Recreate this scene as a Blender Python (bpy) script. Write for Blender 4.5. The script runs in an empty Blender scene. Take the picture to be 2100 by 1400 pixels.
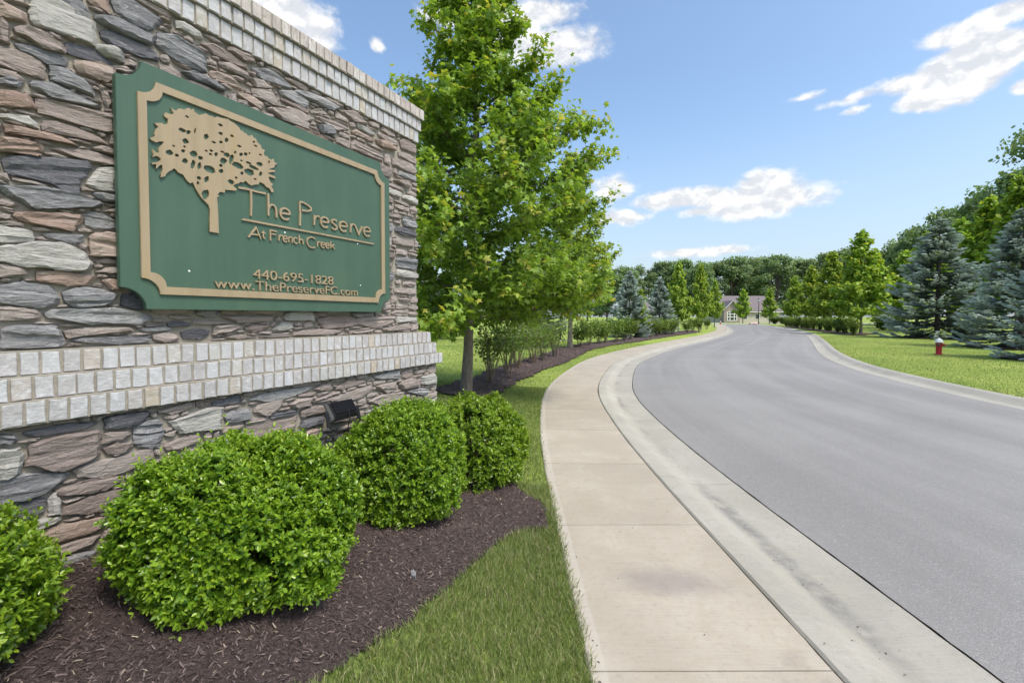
import bpy, bmesh, math, random
import numpy as np
from mathutils import Vector, Matrix

# ------------------------------------------------------------------ camera, sky, sun, exposure
SC = bpy.context.scene
COL = SC.collection
FPX = 920.0                       # focal length in pixels of the 2100 px wide photograph
PITCH = math.atan(26 / FPX)
CP, SP = math.cos(PITCH), math.sin(PITCH)
CH = 1.66
CAM = np.array([0.0, 0.0, CH])
cd = bpy.data.cameras.new('camera')
cd.sensor_width = 36.0
cd.lens = 36.0 * FPX / 2100.0
cd.shift_y = -25 / 2100.0
cd.clip_start = 0.05
cd.clip_end = 3000
cam = bpy.data.objects.new('camera', cd)
cam.location = (0, 0, CH)
cam.rotation_euler = (math.pi / 2 - PITCH, 0, 0)
COL.objects.link(cam)
SC.camera = cam

SUN_EL, SUN_AZ = 56.0, 132.0      # azimuth clockwise from the view direction (+Y): light from the right, a little behind
SKY_STRENGTH = 0.15
SUN_STRENGTH = 2.1
EXPOSURE = 0.68
SUN_ANGLE = 14.0


def ray(px, py):
    x = (px - 1050) / FPX
    u = -(py - 675) / FPX
    return np.array([x, CP + u * SP, u * CP - SP])


def gp(px, py, z=0.0):
    r = ray(px, py)
    return CAM + r * ((z - CH) / r[2])


def at_depth(px, py, depth):
    r = ray(px, py)
    return CAM + r * (depth / r[1])


sd = bpy.data.lights.new('sun', 'SUN')
sd.energy = SUN_STRENGTH
sd.angle = math.radians(SUN_ANGLE)
sd.color = (1.0, 0.915, 0.80)
sun = bpy.data.objects.new('sun', sd)
sv = Vector((math.sin(math.radians(SUN_AZ)) * math.cos(math.radians(SUN_EL)),
             math.cos(math.radians(SUN_AZ)) * math.cos(math.radians(SUN_EL)),
             math.sin(math.radians(SUN_EL))))
sun.rotation_euler = sv.to_track_quat('Z', 'Y').to_euler()
sun.location = (30, -10, 40)
COL.objects.link(sun)

SC.view_settings.view_transform = 'Standard'
SC.view_settings.look = 'None'
SC.view_settings.exposure = EXPOSURE
SC.view_settings.gamma = 1.0
SC.view_settings.use_curve_mapping = False
SC.render.engine = 'CYCLES'
SC.cycles.max_bounces = 4
SC.cycles.diffuse_bounces = 3
SC.cycles.glossy_bounces = 2
SC.cycles.transmission_bounces = 3
SC.cycles.use_adaptive_sampling = True
SC.cycles.adaptive_threshold = 0.025
SC.cycles.transparent_max_bounces = 6
SC.cycles.use_denoising = True


class NT:
    """tiny wrapper for building node trees"""
    def __init__(self, tree):
        self.t = tree

    def n(self, typ, ins=None, **props):
        nd = self.t.nodes.new(typ)
        for k, v in props.items():
            setattr(nd, k, v)
        for k, v in (ins or {}).items():
            s = nd.inputs[k]
            if isinstance(v, bpy.types.NodeSocket):
                self.t.links.new(v, s)
            else:
                s.default_value = v
        return nd

    def math(self, op, a, b=0.0, c=0.0, clamp=False):
        return self.n('ShaderNodeMath', {0: a, 1: b, 2: c}, operation=op, use_clamp=clamp).outputs[0]

    def mix(self, fac, a, b, blend='MIX'):
        nd = self.n('ShaderNodeMix', data_type='RGBA', blend_type=blend)
        for k, v in ((0, fac), (6, a), (7, b)):
            if isinstance(v, bpy.types.NodeSocket):
                self.t.links.new(v, nd.inputs[k])
            else:
                nd.inputs[k].default_value = (tuple(v) + (1.0,))[:4] if k else v
        return nd.outputs[2]

    def smooth(self, v, lo, hi, a=0.0, b=1.0):
        return self.n('ShaderNodeMapRange', {0: v, 1: lo, 2: hi, 3: a, 4: b}, interpolation_type='SMOOTHSTEP').outputs[0]

    def noise(self, vec, scale, detail=4.0, rough=0.55, dist=0.0, out=0):
        ins = {'Scale': scale, 'Detail': detail, 'Roughness': rough, 'Distortion': dist}
        if vec is not None:
            ins['Vector'] = vec
        return self.n('ShaderNodeTexNoise', ins).outputs[out]

    def scale(self, vec, s):
        return self.n('ShaderNodeVectorMath', {0: vec, 1: s}, operation='MULTIPLY').outputs[0]

    def add(self, vec, s):
        return self.n('ShaderNodeVectorMath', {0: vec, 1: s}, operation='ADD').outputs[0]

    def ramp(self, fac, stops):
        nd = self.n('ShaderNodeValToRGB', {0: fac})
        cr = nd.color_ramp
        while len(cr.elements) > 1:
            cr.elements.remove(cr.elements[-1])
        cr.elements[0].position = stops[0][0]
        cr.elements[0].color = tuple(stops[0][1]) + (1.0,)
        for p, c in stops[1:]:
            e = cr.elements.new(p)
            e.color = tuple(c) + (1.0,)
        return nd.outputs[0]


def build_world():
    w = bpy.data.worlds.new('World')
    SC.world = w
    w.use_nodes = True
    t = NT(w.node_tree)
    w.node_tree.nodes.clear()
    sky = t.n('ShaderNodeTexSky', sky_type='NISHITA', sun_disc=False,
              sun_elevation=math.radians(SUN_EL), sun_rotation=math.radians(SUN_AZ))
    sky.altitude = 100
    sky.air_density = 1.0
    sky.dust_density = 3.0
    sky.ozone_density = 1.3
    geo = t.n('ShaderNodeTexCoord')
    d = geo.outputs['Generated']
    sep = t.n('ShaderNodeSeparateXYZ', {0: d})
    az = t.math('ARCTAN2', sep.outputs[0], sep.outputs[1])
    el = t.math('ARCSINE', sep.outputs[2])
    ae = t.n('ShaderNodeCombineXYZ', {0: az, 1: el, 2: 0.0}).outputs[0]
    warp = t.noise(t.scale(d, (1.0, 1.0, 1.6)), 9.0, 5.0, 0.6, 0.0, 1)
    wv = t.add(warp, (-0.5, -0.5, -0.5))
    aew = t.add(ae, t.scale(wv, (0.050, 0.028, 0.0)))
    # cumulus banks as seen in the photograph: (px, py, half width, half height, weight)
    banks = [(600, 50, 85, 62, 1.0), (548, 6, 50, 40, 1.0), (650, 95, 45, 40, .55),
             (1120, 100, 105, 40, 1.0), (1105, 30, 85, 28, .8), (930, 30, 60, 30, .6), (1060, 60, 60, 50, .9),
             (1545, 412, 135, 34, 1.1), (1560, 388, 70, 32, 1.1), (1410, 408, 125, 18, 1.0), (1440, 437, 55, 9, .7),
             (1275, 445, 52, 16, .9), (1258, 385, 42, 24, .8),
             (1960, 160, 105, 46, 1.6), (2010, 112, 95, 46, 1.6), (1900, 205, 60, 20, 1.2), (1860, 175, 60, 22, .8),
             (2000, 58, 130, 22, .9), (2070, 20, 80, 22, .9), (2095, 180, 30, 14, .8),
             (1755, 200, 75, 11, .5), (1650, 200, 40, 8, .45), (1755, 228, 30, 8, .5),
             (1415, 518, 85, 9, .75), (1490, 509, 55, 10, .7), (775, 96, 16, 13, .8)]
    cur = None
    for (px, py, rx, ry, wt) in banks:
        r0 = ray(px, py)
        a0 = math.atan2(r0[0], r0[1])
        e0 = math.atan2(r0[2], math.hypot(r0[0], r0[1]))
        r1, r2 = ray(px + rx, py), ray(px, py - ry)
        ra = abs(math.atan2(r1[0], r1[1]) - a0) * 1.35
        re = abs(math.atan2(r2[2], math.hypot(r2[0], r2[1])) - e0) * 1.4
        df = t.n('ShaderNodeVectorMath', {0: aew, 1: (a0, e0, 0)}, operation='SUBTRACT').outputs[0]
        ln = t.n('ShaderNodeVectorMath', {0: t.scale(df, (1 / ra, 1 / re, 0))}, operation='LENGTH').outputs[1]
        v = t.math('MULTIPLY_ADD', ln, -wt * 1.25, wt * 1.25)
        cur = v if cur is None else t.math('MAXIMUM', cur, v)
    # the same fair-weather cumulus goes on over the rest of the sky
    gen = t.noise(t.scale(d, (1.0, 1.0, 2.2)), 3.1, 3.0, 0.5)
    gen = t.math('MULTIPLY_ADD', gen, 5.0, -3.1)
    side = t.smooth(t.math('ABSOLUTE', az), 0.90, 1.15)
    top = t.smooth(el, 0.60, 0.80)
    out = t.math('MAXIMUM', side, top)
    gen = t.math('MULTIPLY_ADD', t.math('SUBTRACT', 1.0, out), -4.0, gen)
    cur = t.math('MAXIMUM', cur, gen)
    fine = t.noise(t.scale(d, (1.0, 1.0, 1.5)), 26.0, 9.0, 0.6, 0.3)
    dens = t.math('MULTIPLY_ADD', t.math('SUBTRACT', fine, 0.5), 1.15, cur)
    alpha = t.smooth(dens, 0.0, 0.62)
    low = t.noise(t.add(t.scale(d, (1.0, 1.0, 1.5)), (0.0, 0.0, 0.022)), 26.0, 5.0, 0.55, 0.3)
    relief = t.smooth(t.math('SUBTRACT', fine, low), -0.14, 0.16)
    ccol = t.mix(relief, (3.3, 3.4, 3.6), (4.7, 4.65, 4.55))
    # a veil of pale summer haze towards the horizon
    skyc = t.mix(1.0, sky.outputs[0], (1.02, 1.11, 1.12), 'MULTIPLY')
    skyc = t.mix(t.math('MULTIPLY', t.smooth(el, 0.42, 0.0), 0.55), skyc, (2.75, 3.05, 3.45))
    col = t.mix(t.math('MULTIPLY', alpha, 0.95), skyc, ccol)
    bg = t.n('ShaderNodeBackground', {'Color': col, 'Strength': SKY_STRENGTH})
    o = t.n('ShaderNodeOutputWorld')
    t.t.links.new(bg.outputs[0], o.inputs[0])


build_world()

# ------------------------------------------------------------------ object helpers
RNG = np.random.default_rng(7)


def tag(o, label=None, cat=None, group=None, kind=None):
    if label: o['label'] = label
    if cat: o['category'] = cat
    if group: o['group'] = group
    if kind: o['kind'] = kind
    return o


def empty(name, loc=(0, 0, 0), rz=0.0):
    o = bpy.data.objects.new(name, None)
    o.location = loc
    o.rotation_euler = (0, 0, rz)
    o.empty_display_size = 0.2
    COL.objects.link(o)
    return o


def link(name, me, parent=None, loc=None):
    o = bpy.data.objects.new(name, me)
    COL.objects.link(o)
    if parent is not None:
        o.parent = parent
    if loc is not None:
        o.location = loc
    return o


def np_mesh(name, verts, faces, mat, tint=None, smooth=False, uv=None):
    """verts (N,3); faces: one (M,k) array or a list of such arrays"""
    if isinstance(faces, np.ndarray):
        faces = [faces]
    faces = [np.asarray(f, dtype=np.int32) for f in faces if len(f)]
    me = bpy.data.meshes.new(name)
    verts = np.asarray(verts, dtype=np.float32)
    me.vertices.add(len(verts))
    me.vertices.foreach_set('co', verts.ravel())
    loops = np.concatenate([f.ravel() for f in faces])
    starts, tot, off = [], [], 0
    for f in faces:
        starts.append(np.arange(len(f), dtype=np.int32) * f.shape[1] + off)
        tot.append(np.full(len(f), f.shape[1], dtype=np.int32))
        off += f.size
    starts = np.concatenate(starts)
    me.loops.add(len(loops))
    me.loops.foreach_set('vertex_index', loops)
    me.polygons.add(len(starts))
    me.polygons.foreach_set('loop_start', starts)
    me.polygons.foreach_set('use_smooth', np.full(len(starts), smooth, dtype=bool))
    if tint is not None:
        at = me.color_attributes.new('tint', 'FLOAT_COLOR', 'POINT')
        tt = np.ones((len(verts), 4), dtype=np.float32)
        tint = np.asarray(tint, dtype=np.float32)
        tt[:, :tint.shape[1]] = tint
        at.data.foreach_set('color', tt.ravel())
    if uv is not None:
        ul = me.uv_layers.new(name='UVMap')
        ul.data.foreach_set('uv', np.asarray(uv, dtype=np.float32)[loops].ravel())
    me.update(calc_edges=True)
    me.validate()
    if mat is not None:
        me.materials.append(mat)
    return me


class MB:
    """collects faces in plain lists; build() makes one mesh"""
    def __init__(self):
        self.v, self.f = [], []

    def add(self, verts, faces):
        b = len(self.v)
        self.v += [tuple(p) for p in verts]
        self.f += [tuple(b + i for i in f) for f in faces]

    def box(self, x0, x1, y0, y1, z0, z1):
        self.add([(x0, y0, z0), (x1, y0, z0), (x1, y1, z0), (x0, y1, z0), (x0, y0, z1), (x1, y0, z1), (x1, y1, z1), (x0, y1, z1)],
                 [(0, 3, 2, 1), (4, 5, 6, 7), (0, 1, 5, 4), (1, 2, 6, 5), (2, 3, 7, 6), (3, 0, 4, 7)])

    def bar(self, p0, p1, w, h, up=(0, 0, 1)):
        p0, p1 = Vector(p0), Vector(p1)
        d = (p1 - p0).normalized()
        s = d.cross(Vector(up))
        s = (s if s.length > 1e-5 else d.cross(Vector((1, 0, 0)))).normalized()
        u = s.cross(d)
        c = []
        for p in (p0, p1):
            for a, b in ((-1, -1), (1, -1), (1, 1), (-1, 1)):
                c.append(p + s * a * w / 2 + u * b * h / 2)
        self.add(c, [(0, 3, 2, 1), (4, 5, 6, 7), (0, 1, 5, 4), (1, 2, 6, 5), (2, 3, 7, 6), (3, 0, 4, 7)])

    def lathe(self, prof, seg=20, axis=None, origin=(0, 0, 0)):
        """prof: [(r, h)...] around z; axis: optional 3x3 matrix"""
        vs = []
        for r, h in prof:
            for k in range(seg):
                a = 2 * math.pi * k / seg
                p = Vector((r * math.cos(a), r * math.sin(a), h))
                if axis is not None:
                    p = axis @ p
                vs.append(p + Vector(origin))
        fs = []
        for i in range(len(prof) - 1):
            for k in range(seg):
                k2 = (k + 1) % seg
                fs.append((i * seg + k, i * seg + k2, (i + 1) * seg + k2, (i + 1) * seg + k))
        fs.append(tuple(range(seg - 1, -1, -1)))
        fs.append(tuple((len(prof) - 1) * seg + k for k in range(seg)))
        self.add(vs, fs)

    def prism(self, poly, y0, y1):
        """poly in (x,z) counter-clockwise, extruded along y"""
        n = len(poly)
        vs = [(x, y0, z) for x, z in poly] + [(x, y1, z) for x, z in poly]
        fs = [tuple(range(n)), tuple(range(2 * n - 1, n - 1, -1))]
        fs += [(i, i + n, (i + 1) % n + n, (i + 1) % n) for i in range(n)]
        self.add(vs, fs)

    def build(self, name, mat, parent=None, bevel=0.0, smooth=False, loc=None):
        me = bpy.data.meshes.new(name)
        me.from_pydata(self.v, [], self.f)
        bm = bmesh.new()
        bm.from_mesh(me)
        bmesh.ops.recalc_face_normals(bm, faces=bm.faces)
        if bevel:
            bmesh.ops.bevel(bm, geom=[e for e in bm.edges if e.is_manifold and e.calc_face_angle(0) > 0.5], offset=bevel, segments=2, affect='EDGES', clamp_overlap=True)
        bm.to_mesh(me)
        bm.free()
        if smooth:
            for p in me.polygons:
                p.use_smooth = True
            me.set_sharp_from_angle(angle=math.radians(40))
        me.materials.append(mat)
        return link(name, me, parent, loc)


def copy_thing(o, parent=None):
    c = o.copy()
    COL.objects.link(c)
    c.parent = parent
    for ch in o.children:
        copy_thing(ch, c)
    return c


def tubes(paths, sides=6):
    """paths: list of (points (k,3), radii (k,)) -> verts, quads"""
    V, F, b = [], [], 0
    ang = np.arange(sides) * 2 * np.pi / sides
    for pts, rad in paths:
        pts = np.asarray(pts, float)
        k = len(pts)
        tg = np.gradient(pts, axis=0)
        tg /= np.linalg.norm(tg, axis=1)[:, None] + 1e-9
        ref = np.where(np.abs(tg[:, 2:3]) > 0.9, np.array([[1.0, 0, 0]]), np.array([[0, 0, 1.0]]))
        s = np.cross(tg, ref)
        s /= np.linalg.norm(s, axis=1)[:, None] + 1e-9
        u = np.cross(s, tg)
        ring = pts[:, None, :] + (s[:, None, :] * np.cos(ang)[None, :, None] + u[:, None, :] * np.sin(ang)[None, :, None]) * np.asarray(rad)[:, None, None]
        V.append(ring.reshape(-1, 3))
        i = np.arange(k - 1)[:, None] * sides
        j = np.arange(sides)[None, :]
        j2 = (j + 1) % sides
        F.append(np.stack([i + j, i + j2, i + sides + j2, i + sides + j], -1).reshape(-1, 4) + b)
        b += k * sides
    return np.concatenate(V), np.concatenate(F)


def unit(a):
    return a / (np.linalg.norm(a, axis=-1, keepdims=True) + 1e-9)


def scatter(tv, tf, pos, ax, nr, size, tint):
    """instance a template (tv: k,3 with y along the leaf, z its normal; tf: m,3) at N places as one mesh's arrays"""
    ax = unit(ax)
    sx = unit(np.cross(ax, nr))
    nz = np.cross(sx, ax)
    n, k = len(pos), len(tv)
    size = np.broadcast_to(np.asarray(size, float), (n,))
    v = pos[:, None, :] + size[:, None, None] * (tv[None, :, 0:1] * sx[:, None, :] + tv[None, :, 1:2] * ax[:, None, :] + tv[None, :, 2:3] * nz[:, None, :])
    f = (np.asarray(tf)[None] + (np.arange(n) * k)[:, None, None]).reshape(-1, np.asarray(tf).shape[1])
    return v.reshape(-1, 3), f, np.repeat(tint, k, axis=0)


def vnoise(p, seed=0):
    """cheap smooth value noise on (N,2) or (N,3) points, 0..1"""
    p = np.asarray(p, float)
    i = np.floor(p).astype(np.int64)
    fr = p - i
    fr = fr * fr * (3 - 2 * fr)
    d = p.shape[1]
    out = np.zeros(len(p))
    for c in range(2 ** d):
        bits = np.array([(c >> k) & 1 for k in range(d)])
        w = np.prod(np.where(bits, fr, 1 - fr), axis=1)
        h = (i + bits) @ np.array([374761393, 668265263, 2147483647][:d]) + seed * 1274126177
        h = (h ^ (h >> 13)) * 1274126177
        h = h ^ (h >> 16)
        out += w * ((h & 0xFFFF) / 65535.0)
    return out


def fnoise(p, seed=0, octs=3):
    s, a, t = 0, 1.0, 0
    for k in range(octs):
        s = s + a * vnoise(np.asarray(p) * (2 ** k), seed + k * 17)
        t += a
        a *= 0.5
    return s / t


def inside(poly, x, y):
    poly = np.asarray(poly)
    r = np.zeros(np.shape(x), bool)
    j = len(poly) - 1
    for i in range(len(poly)):
        xi, yi = poly[i]
        xj, yj = poly[j]
        c = ((yi > y) != (yj > y)) & (x < (xj - xi) * (y - yi) / (yj - yi + 1e-12) + xi)
        r ^= c
        j = i
    return r

# ------------------------------------------------------------------ materials
def material(name):
    m = bpy.data.materials.new(name)
    m.use_nodes = True
    t = NT(m.node_tree)
    b = m.node_tree.nodes['Principled BSDF']
    return m, t, b


def simple_mat(name, col, rough=0.6, metal=0.0, var=0.12, scale=6.0, bump=0.0, bscale=60.0, spec=0.4):
    m, t, b = material(name)
    co = t.n('ShaderNodeTexCoord').outputs['Object']
    n = t.noise(co, scale, 5, 0.6)
    lo = tuple(c * (1 - var) for c in col)
    hi = tuple(min(1, c * (1 + var)) for c in col)
    t.t.links.new(t.ramp(n, [(0.3, lo), (0.7, hi)]), b.inputs['Base Color'])
    b.inputs['Roughness'].default_value = rough
    b.inputs['Metallic'].default_value = metal
    b.inputs['Specular IOR Level'].default_value = spec
    if bump:
        bn = t.n('ShaderNodeBump', {'Height': t.noise(co, bscale, 6, 0.6), 'Strength': bump, 'Distance': 0.01})
        t.t.links.new(bn.outputs[0], b.inputs['Normal'])
    return m


def leaf_mat(name, dark, light, young=None, trans=0.35, rough=0.45, tcol=1.5, spec=0.35):
    """tint.r: light/dark leaf, tint.g: share of young growth"""
    m, t, b = material(name)
    at = t.n('ShaderNodeAttribute', attribute_name='tint')
    sp = t.n('ShaderNodeSeparateColor', {0: at.outputs['Color']})
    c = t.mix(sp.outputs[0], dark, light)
    if young:
        c = t.mix(sp.outputs[1], c, young)
    oi = t.n('ShaderNodeObjectInfo')
    hs = t.n('ShaderNodeHueSaturation', {'Hue': t.math('MULTIPLY_ADD', oi.outputs['Random'], 0.016, 0.492),
                                         'Value': t.math('MULTIPLY_ADD', oi.outputs['Random'], 0.16, 0.92), 'Color': c})
    c = hs.outputs[0]
    t.t.links.new(c, b.inputs['Base Color'])
    b.inputs['Roughness'].default_value = rough
    b.inputs['Specular IOR Level'].default_value = spec
    tr = t.n('ShaderNodeBsdfTranslucent', {'Color': t.mix(1.0, c, (tcol * 1.05, tcol, tcol * 0.45), 'MULTIPLY')})
    mx = t.n('ShaderNodeMixShader', {0: trans, 1: b.outputs[0], 2: tr.outputs[0]})
    out = m.node_tree.nodes['Material Output']
    t.t.links.new(mx.outputs[0], out.inputs[0])
    return m


def bark_mat(name, lo, hi, scale=30):
    m, t, b = material(name)
    co = t.n('ShaderNodeTexCoord').outputs['Object']
    sc = t.scale(co, (1.0, 1.0, 0.22))
    n = t.noise(sc, scale, 8, 0.65, 0.4)
    t.t.links.new(t.ramp(n, [(0.32, lo), (0.68, hi)]), b.inputs['Base Color'])
    b.inputs['Roughness'].default_value = 0.9
    bn = t.n('ShaderNodeBump', {'Height': n, 'Strength': 0.9, 'Distance': 0.02})
    t.t.links.new(bn.outputs[0], b.inputs['Normal'])
    return m


def stone_mat(name, stops, vein):
    """layered ledge stone: horizontal cleavage, mottled tone, its own offset per stone"""
    m, t, b = material(name)
    co = t.n('ShaderNodeTexCoord').outputs['Object']
    oi = t.n('ShaderNodeObjectInfo')
    rnd = oi.outputs['Random']
    off = t.n('ShaderNodeCombineXYZ', {0: t.math('MULTIPLY', rnd, 17.0), 1: t.math('MULTIPLY', rnd, 9.0), 2: t.math('MULTIPLY', rnd, 31.0)}).outputs[0]
    p = t.add(co, off)
    big = t.noise(t.scale(p, (5.0, 5.0, 9.0)), 1.0, 4, 0.6, 0.6)
    lay = t.noise(t.scale(p, (12.0, 12.0, 48.0)), 1.0, 7, 0.66, 1.2)
    fine = t.noise(t.scale(p, (75.0, 75.0, 120.0)), 1.0, 6, 0.72)
    f = t.math('ADD', t.math('MULTIPLY', big, 0.55), t.math('MULTIPLY', rnd, 0.45))
    c = t.ramp(f, stops)
    c = t.mix(t.smooth(lay, 0.52, 0.72), c, vein)
    v = t.math('MULTIPLY_ADD', lay, 0.6, 0.68)
    v = t.math('MULTIPLY', v, t.math('MULTIPLY_ADD', fine, 0.55, 0.73))
    c = t.n('ShaderNodeHueSaturation', {'Value': v, 'Color': c}).outputs[0]
    t.t.links.new(c, b.inputs['Base Color'])
    b.inputs['Roughness'].default_value = 0.82
    b.inputs['Specular IOR Level'].default_value = 0.25
    h = t.math('ADD', t.math('MULTIPLY', lay, 1.0), t.math('MULTIPLY', fine, 0.40))
    bn = t.n('ShaderNodeBump', {'Height': h, 'Strength': 1.0, 'Distance': 0.019})
    t.t.links.new(bn.outputs[0], b.inputs['Normal'])
    return m


STONE = {
    'm': stone_mat('stone_mauve', [(0.15, (.205, .165, .148)), (0.5, (.318, .264, .238)), (0.85, (.39, .342, .312))], (.285, .255, .24)),
    's': stone_mat('stone_slate', [(0.15, (.155, .155, .166)), (0.5, (.245, .244, .253)), (0.85, (.36, .355, .352))], (.40, .395, .395)),
    'S': stone_mat('stone_dark_slate', [(0.15, (.080, .081, .094)), (0.5, (.125, .125, .140)), (0.85, (.19, .19, .205))], (.24, .235, .24)),
    't': stone_mat('stone_tan', [(0.15, (.265, .185, .148)), (0.5, (.36, .268, .222)), (0.85, (.43, .355, .308))], (.34, .285, .26)),
    'g': stone_mat('stone_pale', [(0.15, (.33, .32, .30)), (0.5, (.43, .415, .385)), (0.85, (.50, .485, .45))], (.36, .35, .34)),
}


def mortar_mat():
    m, t, b = material('mortar')
    co = t.n('ShaderNodeTexCoord').outputs['Object']
    n = t.noise(co, 9, 5, 0.6)
    t.t.links.new(t.ramp(n, [(0.3, (.25, .225, .185)), (0.7, (.33, .30, .25))]), b.inputs['Base Color'])
    b.inputs['Roughness'].default_value = 0.95
    h = t.math('ADD', t.noise(co, 25, 4, 0.6), t.math('MULTIPLY', t.noise(co, 260, 3, 0.7), 0.35))
    bn = t.n('ShaderNodeBump', {'Height': h, 'Strength': 0.8, 'Distance': 0.012})
    t.t.links.new(bn.outputs[0], b.inputs['Normal'])
    return m


def brick_mat():
    m, t, b = material('tumbled_brick')
    co = t.n('ShaderNodeTexCoord').outputs['Object']
    oi = t.n('ShaderNodeObjectInfo')
    r = oi.outputs['Random']
    off = t.n('ShaderNodeCombineXYZ', {0: t.math('MULTIPLY', r, 37.0), 1: 0.0, 2: t.math('MULTIPLY', r, 53.0)}).outputs[0]
    p = t.add(co, off)
    base = t.ramp(r, [(0.0, (.405, .400, .405)), (0.35, (.345, .330, .330)), (0.55, (.43, .435, .45)), (0.78, (.375, .352, .345)), (0.90, (.38, .325, .25)), (1.0, (.40, .42, .435))])
    blot = t.noise(p, 22, 5, 0.65)
    c = t.mix(t.smooth(blot, 0.45, 0.75), base, (.51, .51, .52))
    c = t.mix(t.math('MULTIPLY', t.smooth(t.noise(t.scale(p, (30.0, 30.0, 70.0)), 1.0, 6, 0.7), 0.60, 0.78), 0.6), c, (.33, .285, .25))
    red = t.math('MULTIPLY', t.smooth(t.noise(p, 31, 3, 0.5), 0.70, 0.78), 0.75)
    c = t.mix(red, c, (.40, .20, .14))
    t.t.links.new(c, b.inputs['Base Color'])
    b.inputs['Roughness'].default_value = 0.88
    h = t.math('ADD', t.noise(p, 45, 6, 0.65), t.math('MULTIPLY', t.noise(t.scale(p, (20.0, 20.0, 90.0)), 1.0, 4, 0.6), 0.5))
    bn = t.n('ShaderNodeBump', {'Height': h, 'Strength': 0.75, 'Distance': 0.008})
    t.t.links.new(bn.outputs[0], b.inputs['Normal'])
    return m


def weathered_brick_mat():
    """coping bricks: the same brick with grime washed down from the top"""
    m, t, b = material('weathered_coping_brick')
    co = t.n('ShaderNodeTexCoord').outputs['Object']
    oi = t.n('ShaderNodeObjectInfo')
    r = oi.outputs['Random']
    off = t.n('ShaderNodeCombineXYZ', {0: t.math('MULTIPLY', r, 37.0), 1: 0.0, 2: t.math('MULTIPLY', r, 53.0)}).outputs[0]
    p = t.add(co, off)
    base = t.ramp(r, [(0.0, (.47, .43, .40)), (0.5, (.40, .355, .325)), (1.0, (.52, .49, .46))])
    streak = t.noise(t.scale(p, (70.0, 70.0, 9.0)), 1.0, 5, 0.65)
    c = t.mix(t.math('MULTIPLY', t.smooth(streak, 0.45, 0.70), 0.75), base, (.20, .175, .155))
    t.t.links.new(c, b.inputs['Base Color'])
    b.inputs['Roughness'].default_value = 0.9
    bn = t.n('ShaderNodeBump', {'Height': t.noise(p, 45, 6, 0.65), 'Strength': 0.7, 'Distance': 0.008})
    t.t.links.new(bn.outputs[0], b.inputs['Normal'])
    return m


M_MORTAR = mortar_mat()
M_BRICK = brick_mat()
M_COPING = weathered_brick_mat()


def sign_mat():
    m, t, b = material('green_sign_paint')
    co = t.n('ShaderNodeTexCoord').outputs['Object']
    n = t.noise(t.scale(co, (9.0, 9.0, 1.2)), 1.0, 5, 0.6)
    n2 = t.noise(co, 2.2, 3, 0.5)
    c = t.mix(t.smooth(n, 0.35, 0.75), (.046, .094, .062), (.057, .108, .073))
    c = t.mix(t.math('MULTIPLY', t.smooth(n2, 0.5, 0.75), 0.5), c, (.068, .115, .066))
    t.t.links.new(c, b.inputs['Base Color'])
    b.inputs['Roughness'].default_value = 0.42
    b.inputs['Specular IOR Level'].default_value = 0.45
    bn = t.n('ShaderNodeBump', {'Height': t.noise(co, 90, 4, 0.6), 'Strength': 0.08, 'Distance': 0.004})
    t.t.links.new(bn.outputs[0], b.inputs['Normal'])
    return m


def gold_mat():
    m, t, b = material('tan_gold_paint')
    co = t.n('ShaderNodeTexCoord').outputs['Object']
    n = t.noise(t.scale(co, (14.0, 14.0, 1.6)), 1.0, 5, 0.6)
    t.t.links.new(t.ramp(n, [(0.3, (.27, .205, .118)), (0.55, (.315, .245, .155)), (0.75, (.31, .23, .115))]), b.inputs['Base Color'])
    b.inputs['Roughness'].default_value = 0.45
    return m


M_SIGN, M_GOLD = sign_mat(), gold_mat()


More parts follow.
